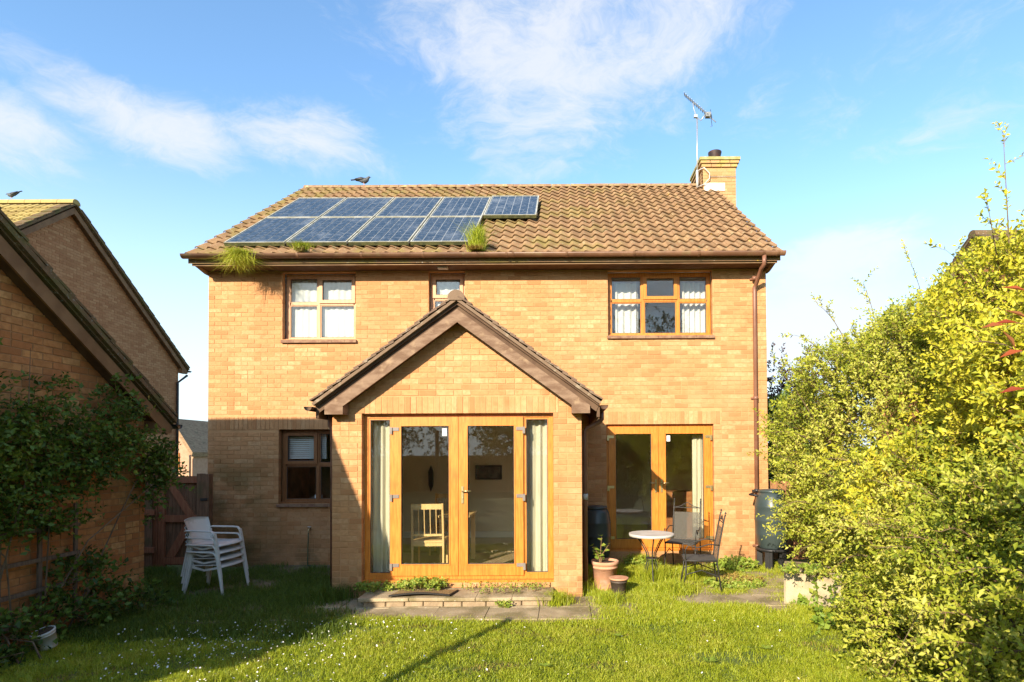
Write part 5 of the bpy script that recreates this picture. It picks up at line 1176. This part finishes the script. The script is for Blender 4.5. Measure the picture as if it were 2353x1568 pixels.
shrub('boundary_hedge', 'leafy hedge along the right boundary behind the camera', 'hedge', [(3.9, -1.2, 1.3, 1.2, 1.3, 1.9), (3.7, -3.4, 1.5, 1.2, 1.5, 2.2), (3.6, -5.8, 1.4, 1.2, 1.5, 2.1), (3.6, -8.4, 1.6, 1.3, 1.5, 2.5)], 6000, lm_green, .06, .032, (3.9, -3, GZ), seed=49)
# ivy and low growth at the foot
shrub('ground_ivy', 'dark green leafy growth around the concrete block', 'plant', [(3.1, 5.75, .05, .45, .45, .35), (3.3, 6.7, .0, .4, .5, .3)], 260, lm_weed, .06, .05, (2.95, 5.9, GZ), n_leaf=7, slen=.14, seed=45, trunks=1)
# red leaves close to the camera on the right
t = thing('red_leaf_branch', 'few large red leaves on a branch at the right edge', 'branch', (2.0, 2.35, GZ))
pz_ = [Q(2330, 742, 2.3), Q(2355, 735, 2.3), Q(2340, 805, 2.3), Q(2300, 747, 2.3), Q(2345, 893, 2.3), Q(2352, 670, 2.3), Q(2346, 800, 2.25)]
Pn = np.array([(p[0] + .02, 2.3, p[1]) for p in pz_]) - np.array([2.0, 2.35, GZ]); Dn = unit(np.array([(-1, .1, .05), (-.8, .2, .5), (-1, 0, -.25), (-1, 0, -.05), (-1, .1, -.12), (-.9, .2, .3), (-.5, 0, .9)]))
V, F, T = leaves(Pn, Dn, np.tile(np.array([[0, -.6, .8]]), (len(Pn), 1)), .10, .032, RG.random(len(Pn)))
link('foliage', npmesh('foliage', V, F, lm_red, T), t)
xb = Pn[:, 0].max() + .02
MB().tube([(.35, .3, .0), (.25, .15, .8), (xb + .06, 0, 1.5), (xb + .02, -.05, 2.0), (xb + .02, -.05, 2.35)], [.02, .015, .009, .006, .003], 5).build('stem', m_twig, t)
# climber on the garage wall
def climber():
    b = np.array([GXW + .1, 5.9, GZ]); t = thing('climbing_plant', 'dark green climbing plant spreading over the garage wall', 'climber', tuple(b))
    n = 1500; y = RG.uniform(4.0, 7.5, n * 3); z = RG.uniform(.7, 2.8, n * 3)
    # a mass that hangs from the upper left and thins to the right
    # measured outline of the plant on the wall: top and bottom height along y
    top = np.interp(y, [4.0, 4.6, 5.1, 5.6, 6.1, 6.5, 6.8, 7.1, 7.5], [2.45, 2.6, 2.62, 2.5, 2.45, 2.65, 2.62, 2.2, 1.75]); bot = np.interp(y, [4.0, 5.1, 5.6, 6.0, 6.4, 6.7, 7.0, 7.5], [.95, .95, .9, 1.05, 1.3, 1.45, 1.25, .95])
    dens = np.minimum((top - z) / .4, (z - bot) / .5) - np.clip((y - 6.0) * .35, 0, .4) - .05 + .55 * np.sin(y * 4.1 + z * 2.2) * np.sin(z * 5.3 - y * 2.7)
    k = dens > RG.uniform(0, 1.1, n * 3); y, z = y[k][:n], z[k][:n]; d = np.clip((1.0 - ((z - 1.9) / 1.3) ** 2), .1, 1)
    P = np.stack([GXW + .04 + RG.uniform(0, .3, len(y)) * d, y, z], 1)
    x1 = RG.normal(size=95) * .16; P2 = np.stack([GXW + .10 + RG.uniform(-.1, .15, 95), 7.22 + x1 * .5, 1.55 + x1 + RG.normal(size=95) * .18], 1)
    P = np.concatenate([P, P2]); D = unit(np.stack([RG.uniform(.2, 1, len(P)), RG.normal(size=len(P)) * .7, RG.normal(size=len(P)) * .6 + .1], 1))
    V, F, T, TV, TF = sprigs(P, D, 9, .22, .056, .036, np.clip(.45 + .2 * lump(P, 0, 3) , 0, 1), whorl=1.5, droop=.25)
    link('foliage', npmesh('foliage', V - b, F, lm_dark, T), t); link('twigs', npmesh('twigs', TV - b, TF, m_twig, np.full(len(TV), .5)), t, kind='stuff')
    st = MB()
    for k in range(6):
        a = Vector((rnd.uniform(-.02, .05), rnd.uniform(-1.3, .2), 0)); c = Vector((rnd.uniform(.05, .45), rnd.uniform(-1.5, 1.3), rnd.uniform(1.4, 2.9))); m_ = a.lerp(c, .5) + Vector((.05, rnd.uniform(-.2, .2), .2))
        st.tube([a, a.lerp(m_, .5), m_, m_.lerp(c, .5), c], [.009, .008, .007, .005, .002], 5)
    st.build('stems', m_bark, t)
climber()
shrub('dark_shrub', 'low dark shrub growing against the garage wall', 'shrub', [(-5.18, 6.15, .16, .24, .34, .42), (-5.1, 5.75, .0, .22, .3, .2), (-5.05, 6.7, -.05, .22, .35, .17)], 330, lm_dark, .065, .04, (-5.15, 6.15, GZ), n_leaf=8, slen=.2, seed=61, trunks=3)
shrub('low_plant', 'leafy low plant at the far left bottom with a sunlit sprig', 'plant', [(-5.1, 5.1, .0, .18, .3, .26), (-4.95, 4.7, -.05, .2, .25, .16)], 150, lm_dark, .065, .045, (-4.8, 5.2, GZ), n_leaf=7, slen=.2, seed=63, trunks=3, tint_bias=-.2)
# purple tree and dark gap on the right of the house, trees beyond
def tree(label, x, y, h, r, m_leaf, n, L, crown_z=None, seed=1, cat='tree', name='tree', group=None):
    cz = crown_z or h * .62; blobs = []
    R = random.Random(seed)
    for k in range(6): q = R.uniform(0, 6.28); d = R.uniform(.2, .6) * r; blobs.append((x + d * math.cos(q), y + d * math.sin(q), cz + R.uniform(-.35, .45) * (h - cz), r * R.uniform(.5, .75), r * R.uniform(.5, .75), (h - cz) * R.uniform(.55, .8)))
    t = thing(name, label, cat, (x, y, GZ), 0, group); b0 = np.array((x, y, GZ)); Ps, Ds = [], []
    for b in blobs:
        k = n // 6; d = rand_dirs(k); P = np.array(b[:3]) + d * np.array(b[3:]) * (RG.uniform(.55, 1.08, k) * (1 + .12 * lump(d * 3, 0, seed)))[:, None]; Ps.append(P); Ds.append(unit(d + np.array([0, 0, .3]) + RG.normal(size=d.shape) * .5))
    P, D = np.concatenate(Ps), np.concatenate(Ds)
    V, F, T, TV, TF = sprigs(P, D, 9, L * 3.2, L, L * .55, np.clip(.5 + .25 * lump(P, 0, seed, 1.1), 0, 1))
    link('crown', npmesh('crown', V - b0, F, m_leaf, T), t)
    tk = MB(); tk.tube([(0, 0, -.1), (.05, 0, cz * .5), (0, .05, cz)], [h * .028, h * .02, h * .012], 8)
    for b in blobs: e_ = Vector(b[:3]) - Vector((x, y, GZ)); tk.tube([(0, 0, cz * .45), (e_.x * .5, e_.y * .5, cz * .45 + (e_.z - cz * .45) * .6), tuple(e_)], [h * .012, h * .008, h * .003], 6)
    tk.build('trunk', m_bark, t); return t
tree('dark purple leaved plum tree behind the right corner of the house', Q(1812, 900, 14)[0], 14, 4.6, 1.15, lm_purple, 1500, .07, 2.6, 71, name='plum_tree')
tree('dark evergreen bush filling the gap beside the right wall of the house', 4.6, 11.6, 2.9, 1.0, lm_dark, 1400, .07, 1.4, 72, name='evergreen_bush', cat='bush')
# trees and a hedge across the garden behind the photographer (they show in the panes)
for k, (x, y, h, r) in enumerate(((5.5, -15, 9.5, 3.2), (10.5, -11, 7.5, 2.8), (-2.5, -19, 7.0, 2.8), (-11, -17, 8.0, 3.0))):
    tree(('tall leafy tree behind the lawn', 'wide leafy tree beside the right boundary behind the lawn', 'rounded leafy tree at the end of the lawn', 'leafy tree beyond the garage roof behind the lawn')[k], x, y, h, r, lm_tree, 1500, .16, h * .55, 80 + k, group='trees behind the lawn')
tree('tall shrub of the right boundary behind the photographer', 3.9, -7, 4.6, 1.3, lm_weed, 2200, .06, 2.2, 99, name='tall_shrub', cat='shrub')
t = thing('back_fence', 'boarded fence closing the garden at the far end of the lawn', 'fence', (0, -12.5, GZ))
x = -9
while x < 9: MB().box(x, x + .29, 0, .025, 0, 1.75).build('board', m_wood_r, t); x += .3
shrub('back_hedge', 'green hedge in front of the back fence', 'hedge', [(-3.5, -11.7, 1.4, 2.4, .7, 2.1), (0, -11.7, 1.5, 2.3, .7, 2.0), (3, -11.7, 1.6, 2.3, .7, 2.3), (6.5, -11.6, 1.6, 2.2, .7, 2.6), (-7.5, -11.6, 1.6, 2.2, .7, 2.2)], 2600, lm_tree, .10, .06, (1, -11.7, GZ), seed=91, n_leaf=8, slen=.3)
# plant in the terracotta pot
def leafy(name, label, x, y, z, h, pts, m, L, W, n=9, seed=1, cat='plant'):
    t = thing(name, label, cat, (x, y, z)); st = MB(); Ps, Ds = [], []
    for (ex, ey, ez) in pts:
        st.tube([(0, 0, -.03), (ex * .3, ey * .3, ez * .55), (ex, ey, ez)], [.006, .005, .003], 5)
        for k in range(n):
            q = .3 + .7 * k / (n - 1); a = k * 2.4 + seed; p = np.array([ex * q * q, ey * q * q, ez * q]); Ps.append(p); Ds.append([math.cos(a) * .9, math.sin(a) * .9, .25])
    st.build('stem', m_twig, t); P, D = np.array(Ps), unit(np.array(Ds)); V, F, T = leaves(P, D, np.tile([[0, -.2, 1.0]], (len(P), 1)) + RG.normal(size=P.shape) * .3, L * RG.uniform(.7, 1.2, len(P)), W, RG.uniform(.3, .9, len(P)), fold=.12)
    link('foliage', npmesh('foliage', V, F, m, T), t); return t
leafy('pot_plant', 'young light green plant with broad leaves in the terracotta pot', p1[0] - .06, p1[1], GZ + .36, .35, [(-.06, 0, .16), (.02, -.02, .38), (.12, .02, .26), (-.1, .03, .24)], lm_weed, .10, .075, 5)

# ---------------------------------------------------------------- grass
def blades(P, H, Wd, tint, lean=.35, mname=None):
    n = len(P); q = RG.uniform(0, 6.28, n); s = np.stack([np.cos(q), np.sin(q), np.zeros(n)], 1) * (Wd * .5)[:, None]
    ld = rand_dirs(n); ld[:, 2] = 0; off = ld * (H * lean * RG.uniform(.2, 1.6, n))[:, None]
    mid = P + off * .35 + np.stack([np.zeros(n), np.zeros(n), H * .6], 1); tip = P + off + np.stack([np.zeros(n), np.zeros(n), H * (1 - .25 * lean)], 1)
    V = np.stack([P - s, P + s, mid + s * .7, mid - s * .7, tip], 1).reshape(-1, 3); b = (np.arange(n) * 5)[:, None]
    F = np.concatenate([b + np.array([[0, 1, 2]]), b + np.array([[0, 2, 3]]), b + np.array([[3, 2, 4]])], 0)
    return V, F, np.repeat(tint, 5)
def ghn(x, y): return GZ + .018 * np.sin(x * 1.7 + y * .8) + .014 * np.sin(x * .6 - y * 2.1 + 1) - .012
n = 340000
y = 3.2 + (6.45 - 3.2) * RG.random(n) ** 1.0; x = RG.uniform(-1, 1, n) * (y * .93 + .5) - .2
k = (x > GXW) & (x < 4.2); x, y = x[k], y[k]
nz1 = np.sin(x * 2.3 + np.sin(y * 1.9) * 1.5) * np.sin(y * 2.7 + np.cos(x * 1.3)); nz2 = np.sin(x * 7.1 + 2 * np.sin(y * 5)) * np.sin(y * 8.3 + x * 2)
cover = np.clip(1.15 + .35 * nz1 + .25 * nz2, 0, 1) * np.clip((6.40 + .10 * np.sin(x * 2.9) * np.sin(x * 1.3 + 1) + .06 * np.sin(x * 9.1) - np.clip((-3.0 - x) * .5, 0, .3) * np.sin(x * 4) - y) / .3, .05, 1)
bare = ((x + 2.9) / 1.0) ** 2 + ((y - 6.1) / .35) ** 2 < 1; cover = np.where(bare, cover * .25, cover)
bare = ((x - 1.5) / .5) ** 2 + ((y - 5.2) / .16) ** 2 < 1; cover = np.where(bare, cover * .35, cover)
worn = np.sin(x * 3.7 + 1.3 * np.sin(y * 4.1 + 1)) * np.sin(y * 6.3 + 1.7 * np.sin(x * 2.2)); cover = np.where(worn > .72, cover * .35, cover)
k = RG.random(len(x)) < cover; x, y, nz1, nz2 = x[k], y[k], nz1[k], nz2[k]
nz3 = np.sin(x * 19 + 3 * np.sin(y * 11)) * np.sin(y * 23 + 2 * np.cos(x * 13)); H = (.036 + .012 * nz1 + .014 * nz2 + .014 * nz3 + RG.uniform(-.012, .03, len(x))).clip(.015); P = np.stack([x, y, ghn(x, y)], 1)
V, F, T = blades(P, H, RG.uniform(.003, .0065, len(x)), np.clip(.5 + .14 * nz1 + .12 * nz2 + .14 * nz3 + RG.normal(size=len(x)) * .2, 0, 1), lean=1.1)
tag(link('lawn_grass', npmesh('lawn_grass', V, F, lm_grass, T)), 'sunlit mown lawn between the camera and the path', 'grass', kind='stuff')
# rougher grass: shaded strip at the left and the weedy patio at the right
def patch(name, label, fn, n, hm, m=lm_grass, w=(.004, .009), lean=.6, tb=.4):
    x, y = fn(n); n = len(x); P = np.stack([x, y, ghn(x, y) + (y > 6.35) * .01], 1); H = hm * RG.uniform(.4, 1.3, n)
    V, F, T = blades(P, H, RG.uniform(*w, n), np.clip(tb + RG.normal(size=n) * .22, 0, 1), lean)
    return tag(link(name, npmesh(name, V, F, m, T)), label, 'grass', kind='stuff')
def clumps(cs, sp, n):
    cs = np.array(cs); i = RG.integers(0, len(cs), n); s = sp[i] if isinstance(sp, np.ndarray) else sp
    return cs[i, 0] + RG.normal(size=n) * s, cs[i, 1] + RG.normal(size=n) * s
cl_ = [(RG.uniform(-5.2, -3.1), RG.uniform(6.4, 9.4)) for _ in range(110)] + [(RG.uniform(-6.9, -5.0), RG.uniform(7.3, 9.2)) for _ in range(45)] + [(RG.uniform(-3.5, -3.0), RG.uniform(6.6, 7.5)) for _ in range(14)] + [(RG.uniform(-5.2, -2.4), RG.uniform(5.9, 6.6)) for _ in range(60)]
patch('shaded_grass', 'long grass between garage and extension, its colour darkened for the shade', lambda n: clumps(cl_, .12, n), 66000, .10, m=lm_grass_d)
cr_ = [(RG.uniform(.35, 3.5), RG.uniform(6.35, 9.3)) for _ in range(300)]
cr_ = [c for c in cr_ if not (1.4 < c[0] < 2.6 and 6.8 < c[1] < 7.5)]
patch('patio_weeds', 'grass and weeds grown through the patio paving', lambda n: clumps(cr_, .09, n), 80000, .08, tb=.6)
patch('path_edge_grass', 'ragged grass along the edge of the path', lambda n: (RG.uniform(-4.5, 3.2, n), 6.34 + RG.normal(size=n) * .075), 24000, .055, tb=.55)
xw = RG.uniform(-4.5, 3.2, 60000); yw = RG.uniform(3.6, 6.4, 60000); ww = np.sin(xw * 3.7 + 1.3 * np.sin(yw * 4.1 + 1)) * np.sin(yw * 6.3 + 1.7 * np.sin(xw * 2.2)); kw = ww > .55
patch('dead_grass', 'dead straw coloured grass in the worn patches of the lawn', lambda n: (xw[kw], yw[kw]), 0, .03, m=lm_dry, lean=1.4, tb=.5)
# tufts one can tell apart
def tuft(label, x, y, z, h, n, m=lm_grass, spread=.05, lean=.7, down=0, tb=.55, cat='grass tuft', name='grass_tuft', w=(.004, .009)):
    t_ = clumps([(0, 0)], spread, n); P = np.stack([t_[0], t_[1] * .8, np.zeros(n)], 1); H = h * RG.uniform(.45, 1.2, n)
    V, F, T = blades(P, H, RG.uniform(*w, n), np.clip(tb + RG.normal(size=n) * .2, 0, 1), lean)
    if down: r_ = np.sqrt(V[:, 0] ** 2 + V[:, 1] ** 2); V[:, 1] -= V[:, 2] * .35 * down; V[:, 2] -= down * 9 * (V[:, 2] ** 2) * h * 3.2
    return tag(link(name, npmesh(name, V, F, m, T), loc=(x, y, z)), label, cat)
gzt = HE + .03
def GX(u): return Q(u, 575, 9.2)[0]
tuft('green tuft of grass drooping out of the left end of the gutter', GX(560), 9.11, gzt, .34, 1100, spread=.085, lean=1.1, down=.8, tb=.8, w=(.005, .011))
tuft('small straw and green tuft in the gutter under the second solar panel', GX(697), 9.13, gzt + .03, .27, 500, spread=.05, lean=.8, down=.3, tb=.6)
tuft('tall grass growing from the gutter at the corner of the solar panels', GX(1098), 9.13, gzt, .48, 700, spread=.055, lean=.6, tb=.6)
tuft('pale straw hanging from the gutter below the tall grass', GX(1096), 9.09, gzt, .22, 420, lm_dry, spread=.05, lean=.9, down=.8, tb=.9)
tuft('pale straw in the gutter below the second solar panel', GX(699), 9.09, gzt - .01, .14, 160, lm_dry, spread=.03, lean=.9, down=.7, tb=.5)
a_, b_ = QG(1283, 1392, GZ); tuft('bushy green grass tuft at the right end of the doorstep', a_, b_, GZ, .20, 900, spread=.08, tb=.5)
a_, b_ = QG(1405, 1390, GZ); tuft('round grass tuft in front of the small dark pot', a_, b_, GZ, .18, 700, spread=.065, tb=.5)
a_, b_ = QG(1320, 1362, GZ); tuft('wide grass tuft at the foot of the right pier', a_, b_, GZ, .22, 1100, spread=.12, tb=.6)
a_, b_ = QG(740, 1392, GZ); tuft('tussock by the left pier of the extension, its colour darkened for the shade', a_, b_ + .2, GZ, .26, 1200, lm_grass_d, spread=.16, tb=.3)
for (u, v, hh, lb) in ((1500, 1340, .30, 'tall grass round the feet of the bistro table'), (1550, 1365, .2, 'grass between the table and the side on chair'), (1470, 1300, .22, 'grass behind the terracotta pot'), (1580, 1330, .2, 'grass under the seat of the side on chair')):
    a_, b_ = QG(u, v, GZ); tuft(lb, a_, b_, GZ, hh, 1000, spread=.12, tb=.6)
def weed(label, x, y, z, r, h, n=120, m=lm_weed, L=.035, W=.03, name='weed_clump'):
    t = thing(name, label, 'weed', (x, y, z)); q = RG.uniform(0, 6.28, n); rr = r * np.sqrt(RG.random(n)); P = np.stack([rr * np.cos(q), rr * np.sin(q) * .6, h * RG.uniform(.1, 1, n) * (1 - .5 * rr / r)], 1)
    V, F, T, TV, TF = sprigs(P, unit(np.stack([np.cos(q) * .5, np.sin(q) * .5, np.ones(n)], 1) + RG.normal(size=(n, 3)) * .3), 5, .06, L, W, RG.uniform(.4, .9, n), whorl=1.6)
    link('foliage', npmesh('foliage', V, F, m, T), t); TV[:, 2] -= .01; link('stems', npmesh('stems', TV, TF, m_twig, np.full(len(TV), .5)), t, kind='stuff'); return t
weed('bright green leafy weed behind the door mat', Q(972, 1345, 7.28)[0], 7.27, .02, .30, .12, 200)
weed('low weeds along the back of the doorstep', Q(1160, 1345, 7.3)[0], 7.3, .02, .55, .06, 160, L=.025, W=.015)
weed('dark weeds at the left end of the doorstep', Q(865, 1345, 7.3)[0], 7.3, .0, .25, .09, 100)
a_, b_ = QG(925, 1392, GZ); weed('small weed at the foot of the doorstep', a_, b_, GZ, .1, .05, 50, L=.03, W=.02)
a_, b_ = QG(1160, 1400, GZ); weed('yellowish weed in the path joint', a_, b_, GZ, .07, .08, 50, L=.03, W=.02)
weed('bright green leafy clump left of the water butt', Q(1690, 1285, 8.95)[0], 8.95, GZ, .33, .22, 260, L=.04, W=.035)
a_, b_ = QG(1600, 1345, GZ); weed('reddish weeds behind the side on chair', a_ + .6, b_, GZ, .3, .12, 160, m=lm_dry, L=.03, W=.025)
a_, b_ = QG(1690, 1350, GZ); weed('weeds spreading over the paving right of the chair', a_, b_, GZ, .4, .08, 220)
weed('small weeds under the patio doors behind the table', Q(1480, 1280, 9.2)[0], 9.25, GZ + .05, .3, .10, 120)
a_, b_ = QG(1880, 1330, GZ); weed('leafy weeds on top of the concrete block', 2.75, 6.6, .33, .25, .10, 90)
for k, (u, v, s_) in enumerate(((1630, 1530, .09), (1420, 1470, .06), (1760, 1500, .07), (1250, 1540, .07), (1560, 1440, .05), (980, 1545, .06))):
    a_, b_ = QG(u, v, GZ); n_ = 9; q = RG.uniform(0, 6.28, n_); D_ = unit(np.stack([np.cos(q), np.sin(q), np.full(n_, .35)], 1))
    V, F, T = leaves(np.zeros((n_, 3)) + [0, 0, .02], D_, np.tile([[0, 0, 1.0]], (n_, 1)), s_ * RG.uniform(.7, 1.2, n_), s_ * .42, RG.uniform(.3, .8, n_), fold=.1)
    tag(link('broadleaf_weed', npmesh('broadleaf_weed', V, F, lm_weed, T), loc=(a_, b_, GZ + .015)), ('broad leaved weed low in the lawn in front of the patio table', 'small rosette weed in the lawn in front of the terracotta pot', 'rosette of broad leaves in the lawn nearest the sprawling shrub', 'rosette weed low in the lawn at the bottom middle of the picture', 'smallest broad leaved weed, by the far edge of the lawn', 'rosette weed low in the lawn by the post shadow')[k], 'weed')
# daisies in the lawn
n = 260; x = np.concatenate([RG.normal(-2.6, .85, n), RG.uniform(-3, 2.2, 50), RG.normal(-3.5, .5, 150)]); y = np.concatenate([RG.uniform(4.2, 6.3, n), RG.uniform(4.2, 6.2, 50), RG.uniform(4.8, 6.1, 150)])
k = (x > -4.6) & (np.abs(x) < y * .95) & (x < 2.4); x, y = x[k], y[k]; n = len(x)
seg = 7; q = np.arange(seg) * 2 * np.pi / seg; r = RG.uniform(.0045, .0085, n); zt = ghn(x, y) + RG.uniform(.05, .09, n)
tx_, ty_ = RG.normal(size=n) * .35, RG.normal(size=n) * .35 - .25
ring = np.stack([x[:, None] + r[:, None] * np.cos(q), y[:, None] + r[:, None] * np.sin(q), zt[:, None] + r[:, None] * (np.cos(q) * tx_[:, None] + np.sin(q) * ty_[:, None] * -1) + .003], 2)
cen = np.stack([x, y, zt], 1)[:, None, :]; V = np.concatenate([cen, ring], 1).reshape(-1, 3); b = (np.arange(n) * (seg + 1))[:, None]
F = np.concatenate([b + np.array([[0, 1 + i, 1 + (i + 1) % seg]]) for i in range(seg)], 0)
m_daisy = mat('daisy_petals', (.80, .78, .74), (.82, .62, .62), scale=30, lo=.5, hi=.7, rough=.8)
tag(link('daisies', npmesh('daisies', V, F, m_daisy, np.full(len(V), .5))), 'white daisies scattered over the left part of the lawn', 'flowers', kind='stuff')
